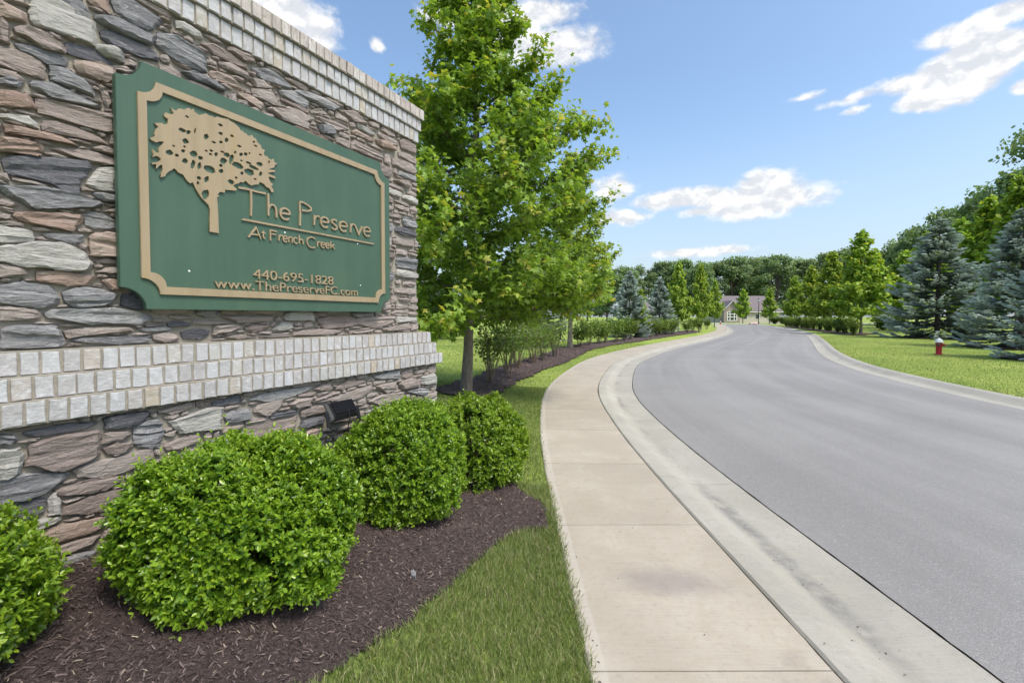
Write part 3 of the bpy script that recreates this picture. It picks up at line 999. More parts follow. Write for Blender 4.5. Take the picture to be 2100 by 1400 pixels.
# ledge stones: outlines read off the photograph, (class, points) in zoomed crops (scale, x offset, y offset)
TR = [
 (5.6, 0, 0, -.19, """m 60 -4 290 -4 340 75 250 50|t -20 20 300 130 320 240 290 255 -20 172|g 345 30 480 10 650 10 1080 260 1110 440 1090 515 820 400 430 280 370 230 350 130
|s 690 -10 930 -10 1030 150 1040 215 880 190|t 1000 -10 1250 -10 1255 150 1130 90|s 1280 -20 1480 -5 1880 250 1830 280 1740 350 1610 310 1420 210 1340 120
|s 1090 150 1350 230 1780 440 1780 490 1700 515 1500 430 1200 280 1110 220|S 1150 345 1300 350 1750 570 1830 640 1820 710 1600 640 1480 600 1200 460
|m 190 310 300 310 560 420 760 560 740 610 500 560 260 410 170 360|s 180 495 300 510 620 600 800 690 740 775 520 720 260 580|m -20 535 100 550 330 640 510 740 520 880 500 905 330 840 -20 735
|S 770 485 900 500 1160 600 1310 740 1290 780 1000 670 770 595|g 1105 490 1300 550 1430 620 1410 715 1200 640 1110 560|t 860 690 1150 740 1330 810 1330 950 1180 925 940 850 870 760
|s 580 760 720 800 950 930 1100 1070 1080 1110 900 1030 600 920|s 365 930 560 960 860 1090 1180 1220 1150 1250 940 1210 600 1110 380 1020|m -20 760 200 840 290 920 250 940 130 870 -20 845
|s -20 868 160 890 270 960 200 1005 -20 955|t -20 1015 180 1060 340 1110 430 1240 370 1260 -20 1185|m 410 1150 620 1180 1300 1330 1325 1530 1100 1480 780 1390 480 1310
|s 1150 985 1230 1040 1290 1180 1250 1230 1210 1200|s 1290 740 1450 770 1550 820 1470 845 1310 790|t 1460 680 1580 730 1560 780 1430 740|m -20 200 90 260 130 330 110 500 -20 440"""),
 (5.6, 0, 230, -.19, """g -20 5 150 30 320 50 440 130 430 180 330 140 130 80 -20 55|m 510 95 640 110 900 190 1200 310 1240 365 1100 345 820 270 510 200|t 70 150 230 165 500 250 730 300 900 400 820 395 600 320 400 290 90 235
|t -20 298 150 310 440 370 500 400 440 500 200 480 -20 448|m 580 430 700 395 900 430 1180 490 1340 545 1340 625 1100 580 880 520 720 475
|S 50 510 300 515 600 550 800 580 1000 570 1060 620 1050 680 920 780 915 925 700 860 520 780 230 730 110 680 60 600|g 1130 650 1340 660 1350 910 1150 880 1000 840 1010 790
|s -20 838 250 850 560 880 880 960 1180 1050 1120 1090 880 1085 450 1100 360 1080 180 980 -20 875|s 1040 930 1180 930 1355 970 1355 1050 1220 1020|t 160 1170 300 1130 700 1170 940 1200 930 1260 830 1360 720 1340 300 1260 200 1210
|s 950 1170 1100 1160 1360 1240 1360 1345 1100 1330 1000 1290|m -20 985 120 1000 230 1060 130 1085 -20 1055|s -20 1145 120 1180 160 1240 -20 1205|m 1040 420 1160 390 1340 430 1340 505 1230 480|s -20 695 90 720 130 790 -20 755|t 1180 1130 1340 1100 1365 1165 1240 1150"""),
 (5.186, 0, 460, -.19, """g -20 20 180 35 355 70 370 150 330 185 -20 180|s 450 85 600 95 880 120 870 190 800 205 640 170 500 130|t 960 115 1150 95 1290 130 1290 345 1100 330 970 320|g -20 252 130 230 400 200 640 215 880 300 970 420 940 470 820 490 600 475 230 430 -20 388
|m -20 430 200 440 300 510 300 545 80 555 -20 560|t 410 510 600 500 820 530 1020 560 930 650 700 645 420 600|s 1010 390 1100 365 1285 375 1285 420 1060 410|g 1010 510 1150 460 1290 460 1290 520|t 1090 590 1200 575 1300 600 1300 690 1200 690 1130 640
|s -20 662 230 620 290 660 540 670 640 790 570 860 400 880 150 850 -20 830|s 670 710 850 680 1060 690 1100 720 1240 740 1210 830 1000 860 830 875 700 810|S 1310 760 1450 740 1540 840 1580 910 1450 905 1300 860|m -20 868 130 880 420 920 445 990 400 1015 200 1015 -20 1010
|s 500 930 650 905 950 900 1200 895 1350 920 1600 960 1600 1010 1500 1055 1000 1050 780 1030 560 1020|s 30 1110 150 1085 580 1085 640 1130 690 1250 660 1300 30 1300|m 690 1130 900 1100 1390 1100 1410 1130 1000 1160 720 1195|s 780 1215 1100 1195 1600 1190 1590 1270 1250 1270 800 1250|s 1460 1110 1650 1095 1815 1100 1815 1135 1540 1140"""),
 (3.784, 0, 800, -.045, """S 200 320 520 265 760 245 740 275 580 315 370 350 210 360|s -20 343 100 350 150 380 90 410 -20 418|m 240 430 500 360 770 320 770 500 560 580 430 620 190 580 240 520|S 815 220 1000 185 1190 165 1110 240 990 280 830 300|m 800 340 1010 310 1010 350 960 380 800 410|m 800 440 900 410 1030 400 1030 450 880 500 830 490
|s 1050 270 1200 235 1260 250 1275 340 1230 430 1100 440 1045 400|g -20 472 140 455 195 520 150 640 -20 695|m 580 610 740 560 1180 455 1185 520 1100 580 820 670 620 670|m 450 770 700 690 960 655 955 700 800 770 480 835|s -20 692 300 650 530 640 520 680 380 780 230 830 -20 875|S -20 905 200 860 370 850 330 970 -20 1050
|g 380 840 430 800 475 860 480 950 380 970|m 510 900 700 830 1000 750 1060 780 850 910 650 955 490 970|t 200 1160 430 1060 700 1000 820 980 820 1050 600 1140 300 1205|m 350 1250 560 1180 780 1120 750 1170 560 1230 350 1320|g 20 1110 200 1040 480 970 470 1010 250 1100 100 1130|s 350 1370 560 1280 740 1235 750 1290 500 1360 360 1400|m 1240 145 1514 90 1514 140 1340 180 1240 180|g 1328 250 1608 144 1734 144 1707 291 1408 325"""),
 (4.375, 440, 650, -.045, """s 310 740 480 680 880 620 850 660 600 740 450 760|m 350 860 400 790 620 740 600 800 480 875|m 670 790 750 740 870 715 860 790 720 815|m 880 750 1050 690 1040 740 900 780|m 890 640 1050 580 1060 640 940 665|m 1070 640 1200 570 1370 565 1280 610 1130 650
|m 1060 720 1410 610 1420 650 1310 720 1200 750 1060 755|s 1400 535 1650 480 1670 540 1500 555|m 1680 490 1780 460 1780 525 1690 550|m 1450 620 1620 585 1620 640 1550 680 1480 650|m 1650 600 1760 550 1840 560 1830 600 1700 650|s 1790 490 1900 460 1900 490 1820 510|s 1920 450 2000 435 2005 490 1930 500|g 1850 545 1960 510 1985 530 1980 590 1860 600|g 1945 600 1995 595 1995 640 1950 655
|s 1710 670 1850 640 1935 650 1870 695|m 1380 760 1500 700 1700 670 1700 710 1480 785|m 1650 780 1850 715 1850 750 1700 800|m 1850 700 1995 670 1990 710 1880 740|S 0 760 240 700 240 770 0 805"""),
 (4.375, 440, 650, -.19, """m 70 -5 550 -5 480 35 200 45|m 0 80 240 75 250 100 0 150|m 270 100 350 70 500 65 490 100 350 135|g 520 110 600 50 710 50 700 100 560 130|s 70 180 240 160 360 180 200 205|m 410 165 670 140 670 170 430 185|s 800 60 860 45 920 80 820 95|m 720 130 920 110 1160 120 1040 160 720 160
|m 920 10 1080 -5 1280 10 1280 65 1180 85 980 100|m 1290 10 1620 0 1600 50 1430 90 1290 65|g 1630 0 1820 0 1820 30 1640 45|m 1500 105 1740 55 1760 100 1560 130|m 1200 130 1360 100 1480 110 1300 150|m 1750 60 1830 55 1835 100 1770 115"""),
 (3.5, 280, 0, -.19, """s 165 240 300 270 490 390 505 510 440 500 300 430 150 330|m 470 310 560 320 800 480 790 500 560 390|s 830 490 950 500 1105 610 1110 640 900 560|m 590 440 650 450 810 540 790 570 610 480|t 510 500 650 540 770 630 760 650 560 560|s 320 510 420 520 650 650 600 655 420 580|m 800 550 900 580 1000 650 860 620|m 830 640 950 650 1025 720 1010 760 840 690
|t 690 650 820 690 930 760 890 780 740 690|s 1020 645 1130 660 1250 740 1220 770 1050 690|s 1130 640 1300 690 1460 780 1400 790 1150 670|m 1050 750 1180 800 1275 860 1200 870|m 1480 790 1560 800 1670 890 1560 870|m 1280 830 1420 870 1540 930 1420 930|m 930 770 1100 800 1240 900 1230 930 1050 860|s 1300 890 1400 910 1440 970 1330 950|s 1250 790 1330 780 1380 820 1270 810"""),
]


def stone_mesh(poly, cls, seed, prot):
    """one rough ledge stone: ragged outline, split into courses along its bedding; poly in (x,z), face towards -y"""
    rg = np.random.default_rng(seed)
    P = np.asarray(poly, float)
    c = P.mean(0)
    Q = P - c
    ev, ew = np.linalg.eigh(Q.T @ Q)
    ang = math.atan2(ew[1, 1], ew[0, 1])
    ang = (ang + math.pi / 2) % math.pi - math.pi / 2
    if abs(ang) > 0.7:
        ang = rg.normal(0, .06)
    ca, sa = math.cos(ang), math.sin(ang)
    Q = Q @ np.array([[ca, -sa], [sa, ca]])                    # bedding along x
    z0, z1 = Q[:, 1].min(), Q[:, 1].max()
    hgt, wid = z1 - z0, Q[:, 0].max() - Q[:, 0].min()
    K = int(np.clip(hgt / .011, 5, 13))
    M = int(np.clip(wid / .022, 5, 17))
    zr = z0 + hgt * np.clip((np.arange(K) + np.r_[0, rg.uniform(-.32, .32, K - 2), 0]) / (K - 1), .02, .98)
    G = np.zeros((K, M, 3))
    n = len(Q)
    step = np.zeros(K)
    lev = 0.0
    for k in range(K):
        if rg.uniform() < .45:
            lev = rg.normal(0, 1)
        step[k] = lev
    amp = {'g': .45, 's': 1.0, 'S': .9, 'm': .8, 't': .85}[cls] * .0052
    for k in range(K):
        xs = []
        for i in range(n):
            p, q = Q[i], Q[(i + 1) % n]
            if (p[1] - zr[k]) * (q[1] - zr[k]) <= 0 and abs(p[1] - q[1]) > 1e-9:
                xs.append(p[0] + (q[0] - p[0]) * (zr[k] - p[1]) / (q[1] - p[1]))
        xl, xr_ = (min(xs), max(xs)) if xs else (-.01, .01)
        e = .006 if k not in (0, K - 1) else .012
        xl, xr_ = xl + rg.normal(0, .4) * e, xr_ + rg.normal(0, .4) * e
        if xr_ - xl < .008:
            xl, xr_ = (xl + xr_) / 2 - .004, (xl + xr_) / 2 + .004
        u = np.linspace(0, 1, M)
        G[k, :, 0] = xl + (xr_ - xl) * u
        G[k, :, 1] = zr[k] + rg.normal(0, .0016, M) + .20 * hgt / K * np.sin(u * rg.uniform(3, 8) + rg.uniform(0, 6))
    flat = G[:, :, :2].reshape(-1, 2)
    lump = fnoise(flat * np.array([7.0, 14.0]) + seed % 31, seed % 89 + 5, 3).reshape(K, M)
    rough = fnoise(flat * np.array([24.0, 60.0]), seed % 53 + 2, 2).reshape(K, M)
    su = np.linspace(0, 1, M)
    edge = np.minimum(np.minimum(su, 1 - su)[None] * wid, (np.minimum(zr - z0, z1 - zr) + .002)[:, None])
    round_ = np.clip(edge / .009, 0, 1) ** .4
    Y = -prot * (.40 + .60 * round_) * (.70 + .60 * lump) - amp * (step[:, None] * (.5 + lump) + 1.6 * (rough - .5)) * (.3 + .7 * round_)
    G[:, :, 2] = Y
    x, z, y = G[:, :, 0].ravel(), G[:, :, 1].ravel(), G[:, :, 2].ravel()
    X, Zz = x * ca - z * sa + c[0], x * sa + z * ca + c[1]
    V = np.stack([X, y, Zz], 1)
    i = np.arange(K - 1)[:, None] * M + np.arange(M - 1)[None]
    F = np.stack([i, i + 1, i + M + 1, i + M], -1).reshape(-1, 4)
    rim = np.r_[np.arange(M), np.arange(1, K) * M + M - 1, (K - 1) * M + np.arange(M - 2, -1, -1), np.arange(K - 2, 0, -1) * M]
    B = V[rim].copy()
    B[:, 1] = .035
    nb = len(V)
    V = np.concatenate([V, B])
    m = len(rim)
    j = np.arange(m)
    S = np.stack([rim[(j + 1) % m], rim[j], nb + j, nb + (j + 1) % m], 1)
    return np_mesh('stone', V, np.concatenate([F, S]), STONE[cls])


def place_stone(poly, cls, q, seed, rot=None, extra=0.0):
    prot = {'S': .026, 'g': .038, 's': .036, 'm': .036, 't': .040}[cls] * random.Random(seed).uniform(.55, 1.30) + extra
    P = np.asarray(poly, float)
    c = P.mean(0)
    me = stone_mesh(P - c, cls, seed, prot)
    o = link('stone', me, wall)
    o.location = (c[0], -q + .017, c[1])
    return o


CELL = 0.006
REG = {-.19: (-1.545, 1.548, 1.505, 3.432), -.045: (-1.655, 1.658, 0.0, 1.178)}
occ = {}
for q, (x0, x1, z0, z1) in REG.items():
    occ[q] = np.zeros((int((z1 - z0) / CELL), int((x1 - x0) / CELL)), bool)


def mark(q, poly, grow=0.003):
    x0, x1, z0, z1 = REG[q]
    g = occ[q]
    P = np.asarray(poly)
    c = P.mean(0)
    d = P - c
    P = c + d * (1 + grow / (np.abs(d).max(0) + 1e-6))
    i0, i1 = int((P[:, 1].min() - z0) / CELL) - 1, int((P[:, 1].max() - z0) / CELL) + 2
    j0, j1 = int((P[:, 0].min() - x0) / CELL) - 1, int((P[:, 0].max() - x0) / CELL) + 2
    i0, j0 = max(i0, 0), max(j0, 0)
    i1, j1 = min(i1, g.shape[0]), min(j1, g.shape[1])
    if i1 <= i0 or j1 <= j0:
        return
    Z, X = np.mgrid[i0:i1, j0:j1]
    g[i0:i1, j0:j1] |= inside(P, x0 + (X + .5) * CELL, z0 + (Z + .5) * CELL)


stones = []
for sc, ox, oy, q, txt in TR:
    for item in txt.replace('\n', '').split('|'):
        w = item.split()
        pts = np.array(w[1:], float).reshape(-1, 2)
        poly = np.array([wp(ox + x / sc, oy + y / sc, q) for x, y in pts])
        pc = poly.mean(0)
        poly = pc + (poly - pc) * np.array([1.05, 1.15])
        x0, x1, z0, z1 = REG[q]
        poly[:, 0] = np.clip(poly[:, 0], x0, x1)
        poly[:, 1] = np.clip(poly[:, 1], z0 + .004, z1 - .004)
        stones.append((poly, w[0], q))
        mark(q, poly)
# behind the board only the core is needed
x0, x1, z0, z1 = REG[-.19]
SX0, SZ0, SW, SH = 1.165 - T0, 1.70, 2.03, 1.337
occ[-.19][int((SZ0 + .13 - z0) / CELL):int((SZ0 + SH - .16 - z0) / CELL), int((SX0 + .10 - x0) / CELL):int((SX0 + SW - .08 - x0) / CELL)] = True
rg = np.random.default_rng(21)
for q in (-.19, -.045):
    x0, x1, z0, z1 = REG[q]
    g = occ[q]
    nz, nxx = g.shape
    for big, tries in ((1.0, 160), (0.62, 320), (0.38, 900)):
        for _ in range(tries):
            free = np.argwhere(~g)
            if len(free) == 0:
                break
            i, j = free[rg.integers(len(free))]
            hmax = max(3, int(rg.uniform(.045, .125) * big / CELL))
            wmax = max(6, int(rg.uniform(.16, .42) * big / CELL))
            a0, a1, b0, b1 = i, i + 1, j, j + 1
            go = True
            while go:
                go = False
                for _k in range(3):
                    if b1 - b0 < wmax and b1 < nxx and not g[a0:a1, b1].any(): b1 += 1; go = True
                    if b1 - b0 < wmax and b0 > 0 and not g[a0:a1, b0 - 1].any(): b0 -= 1; go = True
                if a1 - a0 < hmax and a1 < nz and not g[a1, b0:b1].any(): a1 += 1; go = True
                if a1 - a0 < hmax and a0 > 0 and not g[a0 - 1, b0:b1].any(): a0 -= 1; go = True
            w, h = (b1 - b0) * CELL, (a1 - a0) * CELL
            if w < .036 or h < .017 or w / h > 9:
                continue
            X0, X1, Z0, Z1 = x0 + b0 * CELL + .001, x0 + b1 * CELL - .001, z0 + a0 * CELL + .001, z0 + a1 * CELL - .001
            jx, jz = min(.04, .14 * w), .24 * h
            poly = [(X0 + rg.uniform(0, jx), Z0 + rg.uniform(0, jz)), (X0 + w * rg.uniform(.3, .7), Z0 + rg.uniform(0, .5) * jz), (X1 - rg.uniform(0, jx), Z0 + rg.uniform(0, jz)), (X1 - rg.uniform(0, .3) * jx, Z0 + h * rg.uniform(.35, .6)),
                    (X1 - rg.uniform(0, jx), Z1 - rg.uniform(0, jz)), (X0 + w * rg.uniform(.3, .7), Z1 - rg.uniform(0, .5) * jz), (X0 + rg.uniform(0, jx), Z1 - rg.uniform(0, jz)), (X0 + rg.uniform(0, .3) * jx, Z0 + h * rg.uniform(.35, .6))]
            cls = 'mmmmsstmgSm'[rg.integers(11)]
            stones.append((np.array(poly), cls, q))
            g[max(0, a0 - 1):a1 + 1, max(0, b0 - 1):b1 + 1] = True


def area(P):
    return abs(np.sum(P[:, 0] * np.roll(P[:, 1], -1) - np.roll(P[:, 0], -1) * P[:, 1])) / 2


def shows(P, q):
    """rough size in the picture: nearer stones count more; those under the shrub line come last"""
    c = P.mean(0)
    p = wall_world(c[0], q)
    return area(P) / (p[1] ** 2) * (0.15 if c[1] < 0.42 else 1)


stones.sort(key=lambda s: -shows(s[0], s[2]))
extra_V, extra_F, eb = [], [], 0
for k, (poly, cls, q) in enumerate(stones):
    if k < 284:
        place_stone(poly, cls, q, 1000 + k)
    else:
        c = poly.mean(0)
        me = stone_mesh(poly - c, 'm', 1000 + k, .022)
        co = np.zeros(len(me.vertices) * 3)
        me.vertices.foreach_get('co', co)
        extra_V.append(co.reshape(-1, 3) + np.array([c[0], -q + .017, c[1]]))
        for p in me.polygons:
            extra_F.append([i + eb for i in p.vertices])
        eb += len(me.vertices)
        bpy.data.meshes.remove(me)
if extra_V:
    me = bpy.data.meshes.new('chink_stones')
    me.from_pydata(np.concatenate(extra_V).tolist(), [], extra_F)
    me.materials.append(STONE['m'])
    tag(link('chink_stones', me, wall), kind='stuff')
# stones on the two ends of the wall, seen only from further along the path
k = 0
for sgn in (1, -1):
    for (zz0, zz1, xf, y0, y1) in ((1.52, 3.42, 1.537, .25, .78), (0.05, 1.16, 1.650, .10, .92)):
        z = zz0
        while z < zz1 - .08 and k < 16:
            h = random.Random(k).uniform(.16, .26)
            w = y1 - y0
            me = stone_mesh(np.array([(-w / 2, .01), (0, 0), (w / 2, .015), (w / 2 - .02, h - .02), (0, h - .012), (-w / 2 + .02, h - .02)]) - np.array([0, h / 2]), 'msmt'[k % 4], 700 + k, .022)
            o = link('stone', me, wall, (sgn * (xf - .015), (y0 + y1) / 2, min(z + h / 2, zz1 - h / 2)))
            o.rotation_euler = (0, 0, sgn * math.pi / 2)
            z += h + .02
            k += 1

# ------------------------------------------------------------------ the green sign
SQ = -.10
sp = wall_world(SX0, SQ)
sign = tag(empty('sign_board', (sp[0], sp[1], SZ0), WROT), 'large green sign board with scalloped corners and raised tan border, hung on the stone wall', 'sign')


def scallop(x0, x1, z0, z1, r, n=12):
    pts = []
    for cx, cz, a0 in ((x1, z0, 180), (x1, z1, 270), (x0, z1, 360), (x0, z0, 450)):
        for k in range(n + 1):
            a = math.radians(a0 - 90 * k / n)
            pts.append((cx + r * math.cos(a), cz + r * math.sin(a)))
    return pts


b = MB()
b.prism(scallop(0, SW, 0, SH, .115), 0.0, 0.036)
b.build('panel', M_SIGN, sign, bevel=.002)
outer, inner = scallop(.089, SW - .078, .083, SH - .087, .086), scallop(.131, SW - .120, .128, SH - .130, .076)
n = len(outer)
b = MB()
vs = [(x, y, z) for y in (-.015, .0008) for ring in (outer, inner) for x, z in ring]
fs = []
for i in range(n):
    j = (i + 1) % n
    fs += [(i, j, n + j, n + i), (2 * n + i, 3 * n + i, 3 * n + j, 2 * n + j), (i, 2 * n + i, 2 * n + j, j), (n + i, n + j, 3 * n + j, 3 * n + i)]
b.add(vs, fs)
b.build('border', M_GOLD, sign, bevel=.0015)


def sgn_uv(zx, zy, sc, ox, oy):
    x, z = wp(ox + zx / sc, oy + zy / sc, SQ)
    return x - SX0, z - SZ0


TREE = [(640, 1285), (730, 1300), (722, 1090), (712, 960), (735, 945), (715, 935), (740, 905), (785, 915), (790, 885), (890, 895), (900, 880), (865, 845), (890, 830), (915, 825), (940, 812), (960, 818), (985, 800), (1010, 825), (1040, 845), (1080, 835),
        (1110, 835), (1120, 810), (1160, 830), (1185, 860), (1210, 870), (1235, 912), (1255, 905), (1250, 880), (1230, 855), (1250, 832), (1225, 815), (1205, 770), (1215, 760), (1270, 780), (1270, 760), (1210, 735), (1200, 722), (1265, 715), (1268, 700), (1205, 690), (1260, 672),
        (1265, 650), (1290, 632), (1258, 624), (1255, 590), (1235, 600), (1210, 590), (1190, 565), (1165, 560), (1160, 530), (1172, 507), (1140, 495), (1130, 460), (1095, 430), (1088, 405), (1060, 385), (1045, 362), (1030, 372), (1010, 370), (985, 345), (965, 340), (960, 318), (940, 325), (925, 295), (900, 270), (870, 245), (840, 232), (820, 212), (800, 208),
        (760, 202), (735, 195), (715, 188), (690, 200), (660, 180), (640, 180), (605, 155), (585, 165), (565, 168), (535, 172), (515, 155), (495, 145), (490, 112), (470, 125), (440, 105), (415, 112), (400, 125), (370, 112), (345, 112), (330, 130), (300, 125), (272, 103), (295, 150), (290, 168), (265, 165), (225, 150), (205, 175), (212, 190), (242, 210),
        (240, 255), (215, 265), (180, 248), (115, 250), (150, 285), (125, 310), (125, 325), (110, 340), (120, 375), (90, 385), (72, 395), (80, 410), (125, 435), (165, 425), (205, 428), (180, 460), (150, 490), (160, 525), (135, 535), (95, 498), (105, 540), (90, 578), (120, 562), (150, 570), (175, 590), (165, 610), (130, 625), (85, 630), (95, 645), (130, 640), (125, 688), (145, 672),
        (160, 655), (185, 645), (190, 700), (178, 725), (170, 768), (215, 758), (225, 735), (250, 712), (275, 700), (300, 680), (325, 700), (340, 722), (385, 740), (405, 770), (430, 805), (455, 825), (480, 815), (510, 880), (560, 960), (630, 1030), (645, 1075), (642, 1180)]
HOLES = [(425, 190, 18, 10), (380, 318, 32, 14), (437, 337, 18, 18), (500, 325, 8, 22), (607, 380, 20, 22), (680, 432, 20, 8), (745, 268, 20, 10), (745, 348, 18, 11), (748, 430, 14, 12), (803, 410, 16, 18), (855, 372, 18, 9), (925, 470, 18, 9), (1065, 430, 10, 10), (1080, 466, 16, 8),
         (410, 422, 28, 20), (297, 468, 12, 8), (400, 475, 12, 8), (388, 516, 18, 15), (255, 530, 30, 20), (327, 558, 18, 12), (405, 610, 25, 20), (490, 545, 34, 24), (552, 582, 22, 16), (608, 515, 14, 8), (655, 513, 15, 10), (650, 546, 14, 9), (703, 548, 15, 17), (806, 552, 24, 18), (762, 524, 18, 8),
         (772, 610, 28, 25), (850, 595, 18, 36), (885, 528, 9, 12), (942, 550, 16, 14), (986, 545, 16, 13), (1022, 538, 7, 9), (945, 607, 11, 6), (912, 655, 54, 22), (1015, 630, 28, 9), (1120, 640, 26, 16), (1062, 672, 42, 12), (1018, 714, 40, 26), (1130, 735, 13, 20), (1210, 620, 8, 11), (480, 645, 17, 36), (543, 660, 16, 28),
         (640, 690, 52, 26), (748, 655, 15, 13), (750, 708, 18, 17), (538, 773, 20, 13), (612, 785, 18, 27), (528, 822, 11, 14), (845, 810, 26, 18), (895, 770, 12, 9), (950, 728, 13, 13), (1077, 785, 13, 7), (600, 930, 28, 38), (1128, 552, 14, 7)]


def filled_curve(name, loops, depth, mat, parent, y):
    cu = bpy.data.curves.new(name, 'CURVE')
    cu.dimensions = '2D'
    cu.fill_mode = 'BOTH'
    cu.extrude = depth / 2
    for lp in loops:
        s = cu.splines.new('POLY')
        s.points.add(len(lp) - 1)
        for p, (x, z) in zip(s.points, lp):
            p.co = (x, z, 0, 1)
        s.use_cyclic_u = True
    tmp = bpy.data.objects.new(name + '_tmp', cu)
    COL.objects.link(tmp)
    bpy.context.view_layer.update()
    me = bpy.data.meshes.new_from_object(tmp.evaluated_get(bpy.context.evaluated_depsgraph_get()))
    bpy.data.objects.remove(tmp)
    me.transform(Matrix(((1, 0, 0, 0), (0, 0, -1, y), (0, 1, 0, 0), (0, 0, 0, 1))))
    me.materials.clear()
    me.materials.append(mat)
    me.name = name
    return link(name, me, parent)


loops = [[sgn_uv(x, y, 4.667, 290, 200) for x, y in TREE]]
for cx, cy, rx, ry in HOLES:
    rot = 0.42 if rx > ry else 0.2
    lp = []
    hr = random.Random(cx * 7 + cy)
    for k in range(14):
        a = 2 * math.pi * k / 14
        w = 1 + hr.uniform(-.16, .16)
        ex, ey = 1.22 * rx * w * math.cos(a), 1.22 * ry * w * math.sin(a)
        lp.append(sgn_uv(cx + ex * math.cos(rot) - ey * math.sin(rot), cy + ex * math.sin(rot) + ey * math.cos(rot), 4.667, 290, 200))
    loops.append(lp)
filled_curve('tree_emblem', loops, .014, M_GOLD, sign, -.0068)


def arc(cx, cy, rx, ry, a0, a1, n=14):
    return [(cx + rx * math.cos(math.radians(a0 + (a1 - a0) * k / n)), cy + ry * math.sin(math.radians(a0 + (a1 - a0) * k / n))) for k in range(n + 1)]


GLYPH = {
    'T': [[(0, .95), (.3, .98), (.7, .97), (1, .99)], [(.44, .97), (.45, .5), (.43, 0)]],
    'h': [[(.02, 1), (.04, .5), (.02, 0)], [(.05, .34)] + arc(.52, .30, .44, .24, 160, 10) + [(.98, 0)]],
    'e': [[(.04, .50), (.95, .56)], arc(.5, .5, .47, .5, 8, 318, 20)],
    'P': [[(.0, 0), (.04, .5), (.0, 1)], [(0, 1), (.35, 1.0), (.75, .93), (1, .85), (.97, .76), (.7, .69), (.18, .66)]],
    'r': [[(.08, 1), (.1, .5), (.06, 0)], [(.12, .62), (.4, .92), (.7, 1.0), (1, .93)]],
    's': [arc(.52, .74, .40, .25, 30, 200, 10) + [(.3, .60), (.62, .45)] + arc(.50, .26, .40, .25, 35, -150, 10)],
    'v': [[(0, 1), (.5, 0), (1, 1)]],
    'A': [[(0, 0), (.62, 1), (1, 0)], [(.25, .33), (.86, .36)]],
    't': [[(.45, 1), (.45, .2), (.6, .02), (.95, .06)], [(0, .72), (1, .74)]],
    'F': [[(.1, 0), (.08, 1)], [(0, 1), (1, .98)], [(.1, .66), (.85, .68)]],
    'n': [[(.05, 1), (.05, 0)], [(.08, .66)] + arc(.52, .60, .42, .38, 150, 10) + [(.95, 0)]],
    'c': [arc(.55, .5, .5, .5, 50, 310, 18)],
    'C': [arc(.55, .5, .52, .5, 48, 312, 20)],
    'k': [[(.04, 1), (.04, 0)], [(.95, .60), (.10, .30)], [(.35, .40), (1, 0)]],
}


def letter(ch, x0, x1, z0, z1, w):
    b = MB()
    for k, st in enumerate(GLYPH[ch]):
        p = [np.array((x0 + u * (x1 - x0), z0 + v * (z1 - z0))) for u, v in st]
        n = len(p)
        left, right = [], []
        for i in range(n):
            d = p[min(i + 1, n - 1)] - p[max(i - 1, 0)]
            d = d / (np.linalg.norm(d) + 1e-9)
            m = np.array((-d[1], d[0]))
            if 0 < i < n - 1:
                d1 = (p[i] - p[i - 1]) / (np.linalg.norm(p[i] - p[i - 1]) + 1e-9)
                cs = max(.5, abs(d1 @ d))
            else:
                cs = 1
            ww = w * (1.0 + .12 * math.sin(i * 2.1 + k)) / cs
            left.append(p[i] + m * ww / 2)
            right.append(p[i] - m * ww / 2)
        poly = [tuple(q) for q in right + left[::-1]]
        n = len(right)
        f, bk = -.012 - .0007 * k, .0008
        vs = [(x, f, z) for x, z in poly] + [(x, bk, z) for x, z in poly]
        N = 2 * n
        fs = []
        for i in range(n - 1):
            a, c = i, i + 1
            fs += [(a, c, N - 1 - c, N - 1 - a), (N + a, N + N - 1 - a, N + N - 1 - c, N + c)]
        fs += [(i, N + i, N + (i + 1) % N, (i + 1) % N) for i in range(N)]
        b.add(vs, fs)
    return b.build('letter', M_GOLD, sign)


for ch, x0, x1, z0, z1 in [('T', .625, .812, .623, .797), ('h', .828, .890, .648, .800), ('e', .915, .998, .648, .726), ('P', 1.075, 1.173, .625, .800), ('r', 1.196, 1.248, .652, .727), ('e', 1.256, 1.336, .652, .730), ('s', 1.356, 1.420, .652, .730),
                           ('e', 1.438, 1.522, .653, .730), ('r', 1.552, 1.598, .655, .730), ('v', 1.602, 1.684, .655, .728), ('e', 1.698, 1.780, .654, .732)]:
    letter(ch, x0, x1, z0, z1, .0128)
for ch, x0, x1, z0, z1 in [('A', .687, .772, .480, .553), ('t', .777, .805, .490, .540), ('F', .836, .889, .481, .553), ('r', .903, .930, .490, .531), ('e', .936, .971, .490, .531), ('n', .980, 1.010, .491, .531), ('c', 1.020, 1.054, .491, .532), ('h', 1.066, 1.100, .493, .556),
                           ('C', 1.131, 1.213, .478, .557), ('r', 1.224, 1.250, .493, .533), ('e', 1.256, 1.292, .493, .533), ('e', 1.300, 1.336, .494, .534), ('k', 1.348, 1.386, .496, .553)]:
    letter(ch, x0, x1, z0, z1, .0090)
b = MB()
b.prism([(.645, .584), (1.812, .592), (1.816, .604), (.655, .597)], -.012, .0008)
b.build('underline', M_GOLD, sign)


